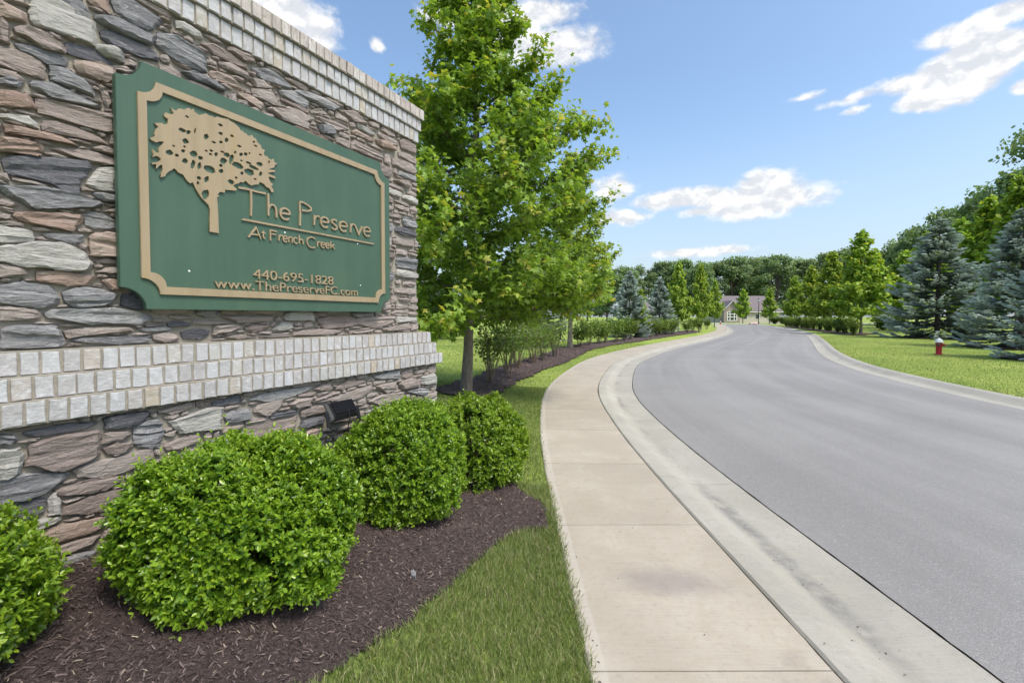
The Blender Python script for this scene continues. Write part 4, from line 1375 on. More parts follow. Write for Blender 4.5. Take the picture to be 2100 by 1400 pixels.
def text_line(txt, x0, x1, zbase, zcap, capch):
    cu = bpy.data.curves.new('line', 'FONT')
    cu.body = txt
    cu.size = 1.0
    cu.extrude = 0.0065
    cu.offset = -0.004
    cu.resolution_u = 5
    tmp = bpy.data.objects.new('line_tmp', cu)
    COL.objects.link(tmp)
    bpy.context.view_layer.update()
    me = bpy.data.meshes.new_from_object(tmp.evaluated_get(bpy.context.evaluated_depsgraph_get()))
    bpy.data.objects.remove(tmp)
    bm = bmesh.new()
    bm.from_mesh(me)
    bmesh.ops.remove_doubles(bm, verts=bm.verts[:], dist=1e-5)
    seen, isl = set(), []
    for v in bm.verts:
        if v in seen:
            continue
        st, comp = [v], []
        seen.add(v)
        while st:
            a = st.pop()
            comp.append(a)
            for e in a.link_edges:
                c = e.other_vert(a)
                if c not in seen:
                    seen.add(c)
                    st.append(c)
        isl.append(comp)
    mnx = min(v.co.x for v in bm.verts)
    mxx = max(v.co.x for v in bm.verts)
    top = max(v.co.y for v in bm.verts)
    for comp in sorted(isl, key=lambda c: min(v.co.x for v in c)):
        idx = {v: i for i, v in enumerate(comp)}
        fs = [tuple(idx[v] for v in f.verts) for f in bm.faces if f.verts[0] in idx]
        vs = [(x0 + (v.co.x - mnx) / (mxx - mnx) * (x1 - x0), -.0058 - v.co.z, zbase + v.co.y / top * (zcap - zbase)) for v in comp]
        m2 = bpy.data.meshes.new('letter')
        m2.from_pydata(vs, [], fs)
        m2.materials.append(M_GOLD)
        link('letter', m2, sign)
    bm.free()
    bpy.data.meshes.remove(me)


text_line('440-695-1828', .716, 1.372, .212, .276, '4')
text_line('www.ThePreserveFC.com', .468, 1.625, .136, .199, 'T')
M_SCREW = simple_mat('screw_head', (.75, .76, .76), 0.35, 0.2)
for px, py in ((388, 556), (737, 346), (739, 585), (621, 577), (584, 477), (381, 242), (733, 500)):
    x, z = sgn_uv(px, py, 1, 0, 0)
    b = MB()
    b.lathe([(.0062, 0), (.0062, .002), (.004, .0036)], 10, axis=Matrix(((1, 0, 0), (0, 0, -1), (0, 1, 0))), origin=(x, 0.0, z))
    b.build('screw', M_SCREW, sign)

# ------------------------------------------------------------------ flood light on its stake
fx, fz = wp(702, 838, .13)
fp = wall_world(fx, .13)
flood = tag(empty('flood_light', (fp[0], fp[1], float(H(fp[0], fp[1]))), WROT), 'black flood light on a ground stake between two boxwoods, aimed at the sign', 'flood light')
gz = fz - float(H(fp[0], fp[1]))
tl = math.radians(40)
ax = Matrix.Rotation(-tl, 4, 'X')


def fl(mb, name, **kw):
    mb.v = [tuple(ax @ Vector(p) + Vector((0, 0, gz))) for p in mb.v]
    return mb.build(name, M_BLACK, flood, **kw)


b = MB()
vs, fs = [], []
for y, w, h in ((.030, .140, .070), (.020, .148, .078), (.010, .148, .078), (-.006, .125, .062), (-.018, .118, .054)):
    vs += [(-w, y, -h), (w, y, -h), (w, y, h), (-w, y, h)]
for k in range(4):
    for i in range(4):
        j = (i + 1) % 4
        fs.append((k * 4 + i, k * 4 + j, k * 4 + 4 + j, k * 4 + 4 + i))
fs += [(0, 1, 2, 3), (16, 19, 18, 17)]
b.add(vs, fs)
hs = fl(b, 'housing', bevel=.004)
for k in range(15):
    x = -.108 + k * .0155
    b = MB()
    b.box(x - .0025, x + .0025, -.038, -.0165, -.050, .050)
    b.v = [tuple(ax @ Vector(p) + Vector((0, 0, gz))) for p in b.v]
    b.build('fin', M_BLACK, hs)
b = MB()
for s in (-1, 1):
    b.bar((s * .168, 0, gz), (s * .168, -.03, gz - .11), .008, .034, (1, 0, 0))
    b.bar((s * .168, -.03, gz - .108), (s * .10, -.04, gz - .150), .034, .007)
b.bar((-.105, -.04, gz - .150), (.105, -.04, gz - .150), .034, .007)
b.build('bracket', M_BLACK, flood)
b = MB()
b.lathe([(.020, -.05), (.020, gz - .165), (.030, gz - .160), (.030, gz - .154)], 12, origin=(0, -.04, 0))
b.build('stake', M_BLACK, flood, smooth=True)
flood.scale = (.86, .86, 1.0)
v, f = tubes([(np.array([(.02, -.052, gz), (.015, -.075, gz - .06), (-.005, -.07, gz - .14), (-.01, -.066, gz - .25), (-.05, -.075, .02)]), np.full(5, .0045))], 6)
link('cable', np_mesh('cable', v, f, M_BLACK, smooth=True), flood)

# ------------------------------------------------------------------ planting beds
def ground_pts(lst, right=False):
    return [tuple(on_ground(x, y, right)[:2]) for x, y in lst]


bed_front = ground_pts([(560, 1440), (620, 1418), (676, 1396), (757, 1336), (839, 1284), (862, 1250), (924, 1211), (993, 1143), (1036, 1109), (1066, 1091), (1122, 1087)])
bed_side = ground_pts([(1121, 1055), (1112, 1036), (1086, 1024), (1057, 1001), (1030, 980)])
BED1 = bed_front + bed_side + [(-.14, 4.75), (-.35, 5.15), (-.8, 5.3), (-1.5, 5.0), (-3.3, 1.2), (-2.9, .1), (-1.6, .55)]
hedge_line = np.array(ground_pts([(948, 806), (1004, 785), (1045, 768), (1075, 755), (1130, 737), (1180, 716), (1225, 706), (1260, 702), (1330, 692), (1400, 682), (1446, 675)]))


def d_line(line, x, y):
    best = np.full(np.shape(x), 1e9)
    for i in range(len(line) - 1):
        a, b = line[i], line[i + 1]
        d = b - a
        u = np.clip(((x - a[0]) * d[0] + (y - a[1]) * d[1]) / (d @ d), 0, 1)
        best = np.minimum(best, np.hypot(x - a[0] - u * d[0], y - a[1] - u * d[1]))
    return best


def in_bed1(x, y):
    wob = 0.035 * (fnoise(np.stack([np.ravel(x) * 6, np.ravel(y) * 6], 1), 31) - .5).reshape(np.shape(x))
    return inside(BED1, x + wob, y - wob)


def in_bed2(x, y):
    wob = 0.3 * (fnoise(np.stack([np.ravel(x) * 1.5, np.ravel(y) * 1.5], 1), 33) - .5).reshape(np.shape(x))
    return (d_line(hedge_line, x, y) < 0.50 + 0.010 * y + wob) & (x < XL(y) - 0.25)


def bed_mesh(name, xr, yr_, cell, mask, hf, lift):
    xs, ys = np.arange(xr[0], xr[1], cell), np.arange(yr_[0], yr_[1], cell)
    X, Y = np.meshgrid(xs, ys)
    keep = mask(X[:-1, :-1] + cell / 2, Y[:-1, :-1] + cell / 2)
    n1 = fnoise(np.stack([X.ravel() * 9, Y.ravel() * 9], 1), 41).reshape(X.shape)
    n2 = fnoise(np.stack([X.ravel() * 1.8, Y.ravel() * 1.8], 1), 43).reshape(X.shape)
    Z = hf(X, Y) + lift + 0.022 * (n1 - .5) + 0.035 * (n2 - .5)
    m = len(xs)
    idx = np.argwhere(keep)
    i = idx[:, 0] * m + idx[:, 1]
    F = np.stack([i, i + 1, i + m + 1, i + m], 1)
    used, inv = np.unique(F, return_inverse=True)
    V = np.stack([X.ravel(), Y.ravel(), Z.ravel()], 1)[used]
    return tag(link(name, np_mesh(name, V, inv.reshape(-1, 4), M_MULCH, smooth=True)), kind='structure')


bed_mesh('mulch_bed', (-3.4, .5), (.0, 5.4), .03, in_bed1, H, .030)
bed_mesh('mulch_bed', (-2.5, 20), (8.3, 50), .13, in_bed2, H, .045)


def chips(name, X, Y, hf, lift, size, seed, pale=.07):
    rg = np.random.default_rng(seed)
    n = len(X)
    az = rg.uniform(0, 2 * np.pi, n)
    tl = rg.normal(0, .35, n)
    ax = np.stack([np.cos(az) * np.cos(tl), np.sin(az) * np.cos(tl), np.sin(tl)], 1)
    nr = unit(np.stack([rg.normal(0, .45, n), rg.normal(0, .45, n), np.ones(n)], 1))
    n1 = fnoise(np.stack([X * 9, Y * 9], 1), 41)
    n2 = fnoise(np.stack([X * 1.8, Y * 1.8], 1), 43)
    Z = hf(X, Y) + lift + 0.022 * (n1 - .5) + 0.035 * (n2 - .5) + rg.uniform(.0, .010, n)
    tv = np.array([(-.09, 0, 0), (.09, .05, .02), (.07, .55, .06), (.1, 1, 0), (-.06, .95, .02), (-.1, .5, .05)], float)
    tf = [(0, 1, 2), (0, 2, 5), (5, 2, 3), (5, 3, 4)]
    tint = np.stack([rg.uniform(0, 1, n) ** 1.5, np.where(rg.uniform(0, 1, n) < pale, rg.uniform(.4, 1, n), 0)], 1)
    V, F, T = scatter(tv, tf, np.stack([X, Y, Z], 1), ax, nr, size * rg.uniform(.5, 1.6, n), tint)
    return tag(link(name, np_mesh(name, V, F, M_CHIP, T)), kind='stuff')


rg = np.random.default_rng(3)
X, Y = rg.uniform(-2.6, .45, 90000), rg.uniform(.4, 5.3, 90000)
k = in_bed1(X, Y) & ((X * WN[0] + Y * WN[1]) > -WDIST - .06)
chips('mulch', X[k], Y[k], H, .030, .019, 4, .045)
X, Y = rg.uniform(-2.4, 4, 26000), rg.uniform(8.4, 24, 26000)
k = in_bed2(X, Y)
chips('mulch', X[k], Y[k], H, .045, .05, 5)


# ------------------------------------------------------------------ grass blades
def blades(name, X, Y, Z, h, w, seed, dry=.10, var=.28):
    rg = np.random.default_rng(seed)
    n = len(X)
    lean = rg.normal(0, .42, (n, 2))
    ax = np.stack([lean[:, 0], lean[:, 1], np.ones(n)], 1)
    a = rg.uniform(0, 2 * np.pi, n)
    nr = np.stack([np.cos(a), np.sin(a), rg.normal(0, .2, n)], 1)
    tv = np.array([(-.5, 0, 0), (.5, 0, 0), (-.38, .55, .05), (.38, .55, .05), (0, 1, .28)], float)
    tv[:, 0] *= w / h
    tf = [(0, 1, 3), (0, 3, 2), (2, 3, 4)]
    pat = fnoise(np.stack([X * .9, Y * .9], 1), 61)
    t0 = np.clip(-.15 + 1.1 * pat + rg.normal(0, var, n), 0, 1)
    tint = np.stack([t0, np.where(rg.uniform(0, 1, n) < dry, rg.uniform(.3, 1, n), 0)], 1)
    V, F, T = scatter(tv, tf, np.stack([X, Y, Z], 1), ax, nr, h * rg.uniform(.5, 1.25, n), tint)
    return tag(link(name, np_mesh(name, V, F, M_BLADE, T)), kind='stuff')


def verge_pts(n, xr, yr_, seed):
    rg = np.random.default_rng(seed)
    X, Y = rg.uniform(*xr, n), rg.uniform(*yr_, n)
    behind = (X * WN[0] + Y * WN[1]) < -WDIST + .0
    inwall = behind & ((X * WD[0] + Y * WD[1]) < T0 + 1.7) & ((X * WN[0] + Y * WN[1]) > -WDIST - .95)
    k = (X < XL(Y) + .006 + rg.uniform(-.03, .02, n)) & ~in_bed1(X, Y) & ~in_bed2(X, Y) & ~inwall
    return X[k], Y[k], H(X[k], Y[k]) - .004


X, Y, Z = verge_pts(150000, (-1.9, .45), (1.2, 4.4), 71)
blades('grass', X, Y, Z, .066, .0036, 72, .24)
X, Y, Z = verge_pts(95000, (-2.2, 1.2), (4.4, 10.5), 73)
blades('grass', X, Y, Z, .05, .0055, 74, .05)
X, Y, Z = verge_pts(150000, (-7, 8), (5.0, 27), 75)
blades('grass', X, Y, Z, .042, .009, 76, .03, .16)
rg = np.random.default_rng(77)
Y = 5 + 33 * rg.uniform(0, 1, 170000) ** 1.3
X = XR(Y) + rg.uniform(-.02, 1, len(Y)) ** 1.2 * (6 + Y * .55)
k = np.isfinite(X)
X, Y = X[k], Y[k]
blades('grass', X, Y, HR(X, Y) - .004, .036, .009, 78, .04, .14)

# dry leaf crumbs and grit blown along the walk and the gutter
rg = np.random.default_rng(91)
n = 420
sv_ = s_of(SB, QB, 1.0) + 12 * rg.uniform(0, 1, n) ** 1.4
ov = np.where(rg.uniform(0, 1, n) < .5, rg.normal(-.40, .05, n), np.where(rg.uniform(0, 1, n) < .45, rg.normal(1.13, .03, n), rg.uniform(-.78, 1.12, n)))
cx = np.interp(sv_, SB, QB[:, 0]) + ov * np.interp(sv_, SB, NB[:, 0])
cy = np.interp(sv_, SB, QB[:, 1]) + ov * np.interp(sv_, SB, NB[:, 1])
cz = np.where(ov > 0, .003, np.interp(-ov, [0, .15, .19, .23, .30, .35, .41, .47, .80], [-.004, -.008, -.016, -.032, -.066, -.084, -.094, -.095, -.078]) + .004)
a = rg.uniform(0, 6.28, n)
tv = np.array([(-.2, 0, 0), (.2, .1, .05), (.25, .6, .12), (0, 1, .02), (-.25, .55, .1)], float)
V, F, T = scatter(tv, [(0, 1, 2), (0, 2, 4), (4, 2, 3)], np.stack([cx, cy, cz], 1), np.stack([np.cos(a), np.sin(a), rg.normal(0, .08, n)], 1), np.array([0, 0, 1.0]) + rg.normal(0, .15, (n, 3)),
                  rg.uniform(.005, .017, n), np.stack([rg.uniform(0, 1, n), np.where(rg.uniform(0, 1, n) < .3, .5, 0)], 1))
tag(link('litter', np_mesh('litter', V, F, M_CHIP, T)), kind='stuff')

# a chip of slate lying in the mulch, and a weed in the road seam
p = on_ground(848, 1190)
me = stone_mesh(np.array([(-.011, -.024), (.008, -.026), (.016, 0), (.010, .024), (-.008, .026), (-.016, .004)]), 's', 11, .006)
o = link('slate_chip', me, None, (p[0], p[1], p[2] + .045))
o.rotation_euler = (-1.35, 0, .3)
tag(o, 'small grey slate chip lying flat on the dark mulch', 'stone')


# ------------------------------------------------------------------ boxwoods
BOXLEAF = np.array([(0, 0, 0), (.25, .30, .07), (.23, .72, .06), (0, 1, -.02), (-.23, .72, .06), (-.25, .30, .07)], float)
BOXTRI = [(0, 1, 2), (0, 2, 3), (0, 3, 4), (0, 4, 5)]


def boxwood_mesh(seed, a, h, leaf, nsp, shoots=0):
    rg = np.random.default_rng(seed)
    d = unit(rg.normal(0, 1, (int(nsp * 1.35), 3)))
    d = d[d[:, 2] > -.78]
    c = h * .52
    pw = np.where(d[:, 2] < 0, 4.5, 2.5)
    r = (np.hypot(d[:, 0], d[:, 1]) ** pw / a ** pw + np.abs(d[:, 2] / (h * .5)) ** pw) ** (-1 / pw)
    pw = 2.5
    lump = fnoise(d * 2.0 + 5, seed, 4)
    r = r * (0.70 + .40 * lump + .26 * fnoise(d * 1.1 + 40, seed + 3, 1)) * (1 + .03 * rg.normal(0, 1, len(r)))
    phi = np.arctan2(d[:, 1], d[:, 0])
    r = r * (1 + .06 * np.sin(2 * phi + seed * 1.7) + .045 * np.sin(3 * phi + seed * .6) + .05 * np.sin(5 * phi + 4 * d[:, 2] + seed))
    low = d[:, 2] < -.35
    surf = d * r[:, None]
    nrm = unit(surf / np.array([a * a, a * a, h * h * .25]))
    dirn = unit(nrm * .75 + np.array([0, 0, .45]) + rg.normal(0, .38, (len(d), 3)))
    dirn[low] = unit(nrm[low] * .8 + np.array([0, 0, -.25]) + rg.normal(0, .35, (low.sum(), 3)))
    ln = rg.uniform(.04, .085, len(d)) * (.55 + 1.1 * fnoise(d * 6 + 9, seed + 8, 2))
    ln[rg.uniform(0, 1, len(d)) < .12] *= 1.7
    if shoots:
        pick = rg.choice(len(d), shoots, replace=False)
        ln[pick] = rg.uniform(.14, .25, shoots)
    thin = fnoise(d * 5 + 70, seed + 21, 2)
    up = (d[:, 2] > .1) & (rg.uniform(0, 1, len(d)) < .16)
    dirn[up] = unit(dirn[up] * .5 + np.array([0, 0, 1.0]))
    ln[up] *= 1.5
    keep = thin > .30
    d, surf, dirn, ln = d[keep], surf[keep], dirn[keep], ln[keep]
    org = surf - dirn * (ln * .55)[:, None]
    P, A, N, S, T = [], [], [], [], []
    stems = []
    for j in range(6):
        u = .12 + .86 * j / 5
        base = org + dirn * (ln * u)[:, None]
        side0 = unit(np.cross(dirn, rg.normal(0, 1, dirn.shape) if j == 0 else perp))
        perp = side0
        for sgn in (1, -1):
            openness = .9 - .5 * u
            ax = dirn * (1 - openness) + side0 * sgn * openness * 1.2 + rg.normal(0, .18, dirn.shape)
            nr = dirn * .8 + np.array([0, 0, .5]) + rg.normal(0, .25, dirn.shape)
            P.append(base)
            A.append(ax)
            N.append(nr)
            S.append(leaf * rg.uniform(.65, 1.15, len(d)) * (1.05 - .35 * (u > .9)))
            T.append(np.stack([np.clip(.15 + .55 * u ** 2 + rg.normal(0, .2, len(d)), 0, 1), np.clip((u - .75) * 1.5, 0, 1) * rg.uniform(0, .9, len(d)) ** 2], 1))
    # older foliage further in
    m = nsp
    d2 = unit(rg.normal(0, 1, (m, 3)))
    d2 = d2[d2[:, 2] > -.8]
    m = len(d2)
    r2 = (np.abs(d2[:, 0] / a) ** pw + np.abs(d2[:, 1] / a) ** pw + np.abs(d2[:, 2] / (h * .5)) ** pw) ** (-1 / pw) * rg.uniform(.55, .86, m)
    P.append(d2 * r2[:, None]); A.append(d2 + rg.normal(0, .8, (m, 3))); N.append(d2 + rg.normal(0, .6, (m, 3)) + np.array([0, 0, .4]))
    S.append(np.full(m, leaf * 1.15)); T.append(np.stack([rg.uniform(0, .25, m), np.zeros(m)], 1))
    P = np.concatenate(P) + np.array([0, 0, c])
    ok = P[:, 2] > 0.01
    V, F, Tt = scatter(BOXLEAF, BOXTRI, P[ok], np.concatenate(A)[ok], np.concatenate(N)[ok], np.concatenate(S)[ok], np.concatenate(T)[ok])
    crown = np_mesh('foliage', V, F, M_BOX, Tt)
    paths = []
    for k in range(26):
        q = surf[rg.integers(len(surf))] * .85 + np.array([0, 0, c])
        b0 = np.array([rg.normal(0, .04), rg.normal(0, .04), -.03])
        mid = b0 * .4 + q * .6 + rg.normal(0, .03, 3) - np.array([0, 0, .05])
        paths.append((np.array([b0, (b0 + mid) / 2, mid, q]), np.array([.011, .008, .005, .003])))
    v, f = tubes(paths, 5)
    return crown, np_mesh('stems', v, f, M_BOXSTEM, smooth=True)


BOX_SPOTS = [(-2.15, 1.31, .47, .46, .028, 3200, 'boxwood shrub cut off by the left edge of the frame, nearest the camera', 0),
             (-1.33, 2.19, .425, .66, .028, 4500, 'large bright green boxwood shrub in the mulch directly below the sign', 34),
             (-.82, 3.46, .44, .69, .030, 3100, 'middle-sized boxwood shrub just beyond the black flood light', 14),
             (-.35, 4.50, .485, .69, .035, 2400, 'farthest boxwood shrub at the end of the wall beside the sidewalk', 4)]
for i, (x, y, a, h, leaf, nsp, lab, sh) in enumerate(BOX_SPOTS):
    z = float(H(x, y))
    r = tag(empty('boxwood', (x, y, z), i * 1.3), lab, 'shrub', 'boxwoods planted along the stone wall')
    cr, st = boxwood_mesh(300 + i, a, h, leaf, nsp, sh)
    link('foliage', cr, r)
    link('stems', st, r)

# ------------------------------------------------------------------ trees
MAPLELEAF = np.array([(0, .36, .05), (0, 0, 0), (.32, .02, -.04), (.22, .25, .02), (.58, .48, -.10), (.22, .56, .02), (0, 1.0, -.12), (-.22, .56, .02), (-.58, .48, -.10), (-.22, .25, .02), (-.32, .02, -.04)], float)
MAPLETRI = [(0, i, i % 10 + 1) for i in range(1, 11)]
TUFT = np.array([(-.32, .05, 0), (.30, 0, .05), (.48, .55, -.1), (.02, 1.0, -.12), (-.45, .6, -.06)], float)
TUFTTRI = [(0, 1, 2), (0, 2, 4), (4, 2, 3)]


def maple(seed, Ht, zb, prof, nprim, leaf, per, tmpl, tri, trunk_r, mleaf, young=.12, sub=7, el=(18, 62), lean=(0, 0), sides=7, jitter=1.0, twig=.30):
    """returns (wood mesh, leaf mesh): straight leader, ascending limbs, leafy side shoots filling the profile prof [(z, r)...]"""
    rg = np.random.default_rng(seed)
    pz, pr = np.array([p[0] for p in prof]), np.array([p[1] for p in prof])
    tz = np.linspace(0, Ht, 14)
    wob = np.cumsum(rg.normal(0, .018 * Ht / 10, (14, 2)), axis=0)
    wob -= wob[0]
    trunk = np.stack([wob[:, 0] + lean[0] * tz / Ht, wob[:, 1] + lean[1] * tz / Ht, tz], 1)
    rad = trunk_r * (1 - tz / Ht) ** .8 + .008
    rad[0] *= 1.25
    paths = [(trunk, rad)]
    LP, LD, LU = [], [], []
    az = rg.uniform(0, 6.28)
    for i in range(nprim):
        u0 = (i + .5) / nprim
        z0 = zb + (Ht * .96 - zb) * u0 ** 1.12
        az += 2.39996 + rg.normal(0, .25)
        e = math.radians(el[0] + (el[1] - el[0]) * u0 + rg.normal(0, 6))
        Lc = np.linspace(.1, 7, 90)
        bad = Lc * math.cos(e) > .84 * np.interp(z0 + Lc * (math.sin(e) + .1), pz, pr, right=0.0)
        L = Lc[max(0, int(np.argmax(bad)) - 1)] * rg.uniform(.72, 1.0)
        if L < .12:
            continue
        L = min(L, (Ht - z0) / max(.2, math.sin(e)) * .9 + .25)
        dh = np.array([math.cos(az), math.sin(az), 0])
        st = np.array([np.interp(z0, tz, trunk[:, 0]), np.interp(z0, tz, trunk[:, 1]), z0])
        uu = np.linspace(0, 1, 7)
        pts = st + dh * (L * math.cos(e) * uu)[:, None] + np.array([0, 0, 1.0]) * (L * (math.sin(e) * uu + .10 * uu ** 2))[:, None]
        pts[1:] += np.cumsum(rg.normal(0, .012 * L, (6, 3)), axis=0)
        r0 = min(trunk_r * .38, .012 + .016 * L)
        paths.append((pts, r0 * (1 - uu * .85)))
        ns = max(3, int(sub * (0.45 + .55 * L / (pr.max() + .1))))
        for j in range(ns):
            u = .18 + .82 * (j + rg.uniform(.1, .9)) / ns
            p0 = np.array([np.interp(u, uu, pts[:, k]) for k in range(3)])
            sd = 1 if j % 2 else -1
            an = az + sd * math.radians(rg.uniform(28, 62))
            ls = L * math.cos(e) * (.46 - .24 * u) * rg.uniform(.7, 1.25) + .12
            d = np.array([math.cos(an) * .8, math.sin(an) * .8, rg.uniform(.12, .65)])
            d /= np.linalg.norm(d)
            q = p0 + d * np.linspace(0, ls, 5)[:, None] + np.array([0, 0, 1]) * (.12 * ls * np.linspace(0, 1, 5) ** 2)[:, None]
            paths.append((q, max(.004, r0 * .35) * np.linspace(1, .35, 5)))
            k = max(3, int(per * ls * rg.uniform(.7, 1.3)))
            w = rg.uniform(.10, 1.08, k) ** .8
            base = np.stack([np.interp(np.minimum(w, 1), np.linspace(0, 1, 5), q[:, m]) for m in range(3)], 1)
            sg = twig * (.35 + .65 * w)[:, None] * (.5 + .5 * min(1.0, ls))
            LP.append(base + rg.normal(0, .42, (k, 3)) * sg * jitter)
            LD.append(np.repeat(d[None], k, 0))
            LU.append(np.clip(u * .5 + w * .5, 0, 1))
        k = max(4, int(per * .9 * L))
        w = rg.uniform(.16, 1.06, k)
        base = np.stack([np.interp(np.minimum(w, 1), uu, pts[:, m]) for m in range(3)], 1)
        LP.append(base + rg.normal(0, .33, (k, 3)) * twig * jitter)
        LD.append(np.repeat(unit(pts[-1] - pts[-3])[None], k, 0))
        LU.append(w)
    P, D, U = np.concatenate(LP), np.concatenate(LD), np.concatenate(LU)
    n = len(P)
    ax = D * .55 + np.array([0, 0, -.38]) + rg.normal(0, .55, (n, 3))
    nr = np.array([0, 0, 1.0]) + D * .35 + rg.normal(0, .50, (n, 3))
    yg = np.where((U > .82) & (rg.uniform(0, 1, n) < young * 2.2), rg.uniform(.25, 1, n), 0)
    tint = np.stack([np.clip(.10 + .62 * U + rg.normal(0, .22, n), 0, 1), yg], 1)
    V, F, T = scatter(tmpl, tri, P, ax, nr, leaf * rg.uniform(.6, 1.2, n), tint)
    v1, f1 = tubes(paths[:1], 12)
    v2, f2 = tubes(paths[1:], sides)
    wood = np_mesh('trunk', np.concatenate([v1, v2]), np.concatenate([f1, f2 + len(v1)]), M_BARK, smooth=True)
    return wood, np_mesh('crown', V, F, mleaf, T), n


def plant(name, pos, wood, crown, rz, label, cat='tree', group=None, scale=1.0):
    r = tag(empty(name, pos, rz), label, cat, group)
    if scale != 1.0:
        r.scale = (scale,) * 3 if not isinstance(scale, tuple) else scale
    link('trunk', wood, r)
    link('crown', crown, r)
    return r


p = on_ground(956, 803)
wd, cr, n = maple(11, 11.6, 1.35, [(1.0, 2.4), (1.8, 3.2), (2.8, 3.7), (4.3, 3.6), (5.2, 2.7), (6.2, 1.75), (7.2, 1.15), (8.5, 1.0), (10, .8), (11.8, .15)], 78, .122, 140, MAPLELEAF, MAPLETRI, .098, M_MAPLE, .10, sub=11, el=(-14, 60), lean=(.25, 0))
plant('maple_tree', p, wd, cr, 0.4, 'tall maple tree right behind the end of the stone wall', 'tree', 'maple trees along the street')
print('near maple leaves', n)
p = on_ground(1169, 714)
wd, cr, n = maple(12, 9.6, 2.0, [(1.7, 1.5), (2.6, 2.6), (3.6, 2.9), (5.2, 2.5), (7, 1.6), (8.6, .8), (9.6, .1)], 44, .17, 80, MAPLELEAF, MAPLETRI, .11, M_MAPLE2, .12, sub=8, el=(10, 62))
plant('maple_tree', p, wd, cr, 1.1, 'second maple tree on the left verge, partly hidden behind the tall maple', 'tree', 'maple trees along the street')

VAR = []
for s in range(3):
    wd, cr, n = maple(40 + s, 9.0, 1.5, [(1.3, 1.2), (2.0, 2.3), (3.2, 2.7), (5.0, 2.2), (6.8, 1.4), (8.2, .7), (9.0, .1)], 36, .27, 50, TUFT, TUFTTRI, .10, M_MAPLE2, .15, sub=7, el=(12, 64), sides=5, twig=.42)
    VAR.append((wd, cr))
# street maples further on: base pixel, height, half width, label
ST = [((1391, 681), 7.1, 1.55, 0, 'upright young maple behind the low hedge, first past the blue spruces on the left side'),
      ((1437, 676), 7.9, 1.65, 1, 'narrow young maple behind the hedge tip, just left of the stone gabled house'),
      ((1465, 671), 7.4, 1.6, 2, 'slim maple that touches the left side of the stone gabled house'),
      ((1314, 692), 3.6, .8, 2, 'thin sapling between the two blue spruces on the left side'),
      ((1523, 663), 8.6, 2.6, 1, 'round young maple in front of the far house, left of the lamp post'),
      ((1578, 663), 8.4, 2.5, 0, 'round young maple in front of the far house, right of the lamp post'),
      ((1629, 669), 8.8, 2.2, 2, 'farthest full maple of the row on the right side of the road'),
      ((1662, 673), 8.9, 2.3, 0, 'third maple from the front of the row on the right side of the road'),
      ((1704, 678), 9.4, 2.8, 1, 'second maple from the front of the row on the right side of the road'),
      ((1765, 685), 9.9, 3.0, 0, 'foremost maple with a clear trunk at the end of the right hedge')]
for (px, py), h, r, v, lab in ST:
    p = on_ground(px, py, px > 1500)
    plant('maple_tree', p, *VAR[v], px * .7, lab, 'tree', 'maple trees along the street', (r / 2.6, r / 2.6, h / 9.0))
# mid-distance trees behind the spruces on the right: pixel column, distance, height, half width
BK = [(1800, 62, 9.5, 3.2, 1, 'light green tree just right of the foremost right-hand maple'), (1852, 60, 10.5, 3.4, 0, 'light green tree left of the large blue spruce'), (1900, 62, 13.4, 3.8, 2, 'green tree showing behind the tip of the large blue spruce'),
      (1965, 60, 14.8, 4.0, 1, 'yellow-green tree in the gap between the two large blue spruces'), (2020, 50, 15.0, 4.2, 0, 'yellow-green tree right behind the gap of the two blue spruces'), (2085, 47, 16.5, 4.4, 2, 'tall green tree at the right edge behind the second spruce'), (2160, 48, 14.5, 4.2, 1, 'green tree beyond the right edge behind the spruces')]
for px, dp, h, r, v, lab in BK:
    p = np.array([(px - 1050) / FPX * dp, dp, 0])
    plant('leafy_tree', p, *VAR[v], px * .37, lab, 'tree', 'trees behind the right lawn', (r / 2.6, r / 2.6, h / 9.0))
b = None


def oak(seed, Ht, R, zb, nclump, per, leaf, mat=None):
    """broad woodland tree: limbs to separate leaf masses with gaps between them"""
    rg = np.random.default_rng(seed)
    paths = [(np.array([(0, 0, 0), (rg.normal(0, .2), rg.normal(0, .2), Ht * .3), (rg.normal(0, .4), rg.normal(0, .4), Ht * .62), (rg.normal(0, .6), rg.normal(0, .6), Ht * .88)]), np.array([.42, .32, .20, .05]) * Ht / 22)]
    P, N, U = [], [], []
    for k in range(nclump):
        a = rg.uniform(0, 6.28)
        zz = zb + (Ht - zb) * rg.uniform(0, 1) ** .8
        f = (zz - zb) / (Ht - zb)
        rr = R * math.sqrt(max(.05, 1 - (2 * f - .85) ** 2 * .72)) * rg.uniform(.35, 1.0)
        c = np.array([rr * math.cos(a), rr * math.sin(a), min(zz, Ht - 1.2)])
        cr = R * rg.uniform(.20, .36)
        paths.append((np.array([(0, 0, c[2] * .55), c * np.array([.45, .45, .8]), c]), np.array([.14, .09, .03]) * Ht / 22))
        d = unit(rg.normal(0, 1, (per, 3)))
        rad = cr * rg.uniform(.45, 1.1, (per, 1)) * (.75 + .5 * fnoise(d * 2 + k, seed)[:, None])
        P.append(c + d * rad * np.array([1.15, 1.15, .72]))
        N.append(d + np.array([0, 0, .5]) + rg.normal(0, .4, (per, 3)))
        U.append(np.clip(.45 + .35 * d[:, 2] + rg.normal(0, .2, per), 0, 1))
    P, N, U = np.concatenate(P), np.concatenate(N), np.concatenate(U)
    V, F, T = scatter(TUFT, TUFTTRI, P, rg.normal(0, 1, P.shape) + np.array([0, 0, -.3]), N, leaf * rg.uniform(.6, 1.3, len(P)), np.stack([U, np.zeros(len(U))], 1))
    v, f = tubes(paths, 6)
    return np_mesh('trunk', v, f, M_DBARK, smooth=True), np_mesh('crown', V, F, mat or M_OAK, T)


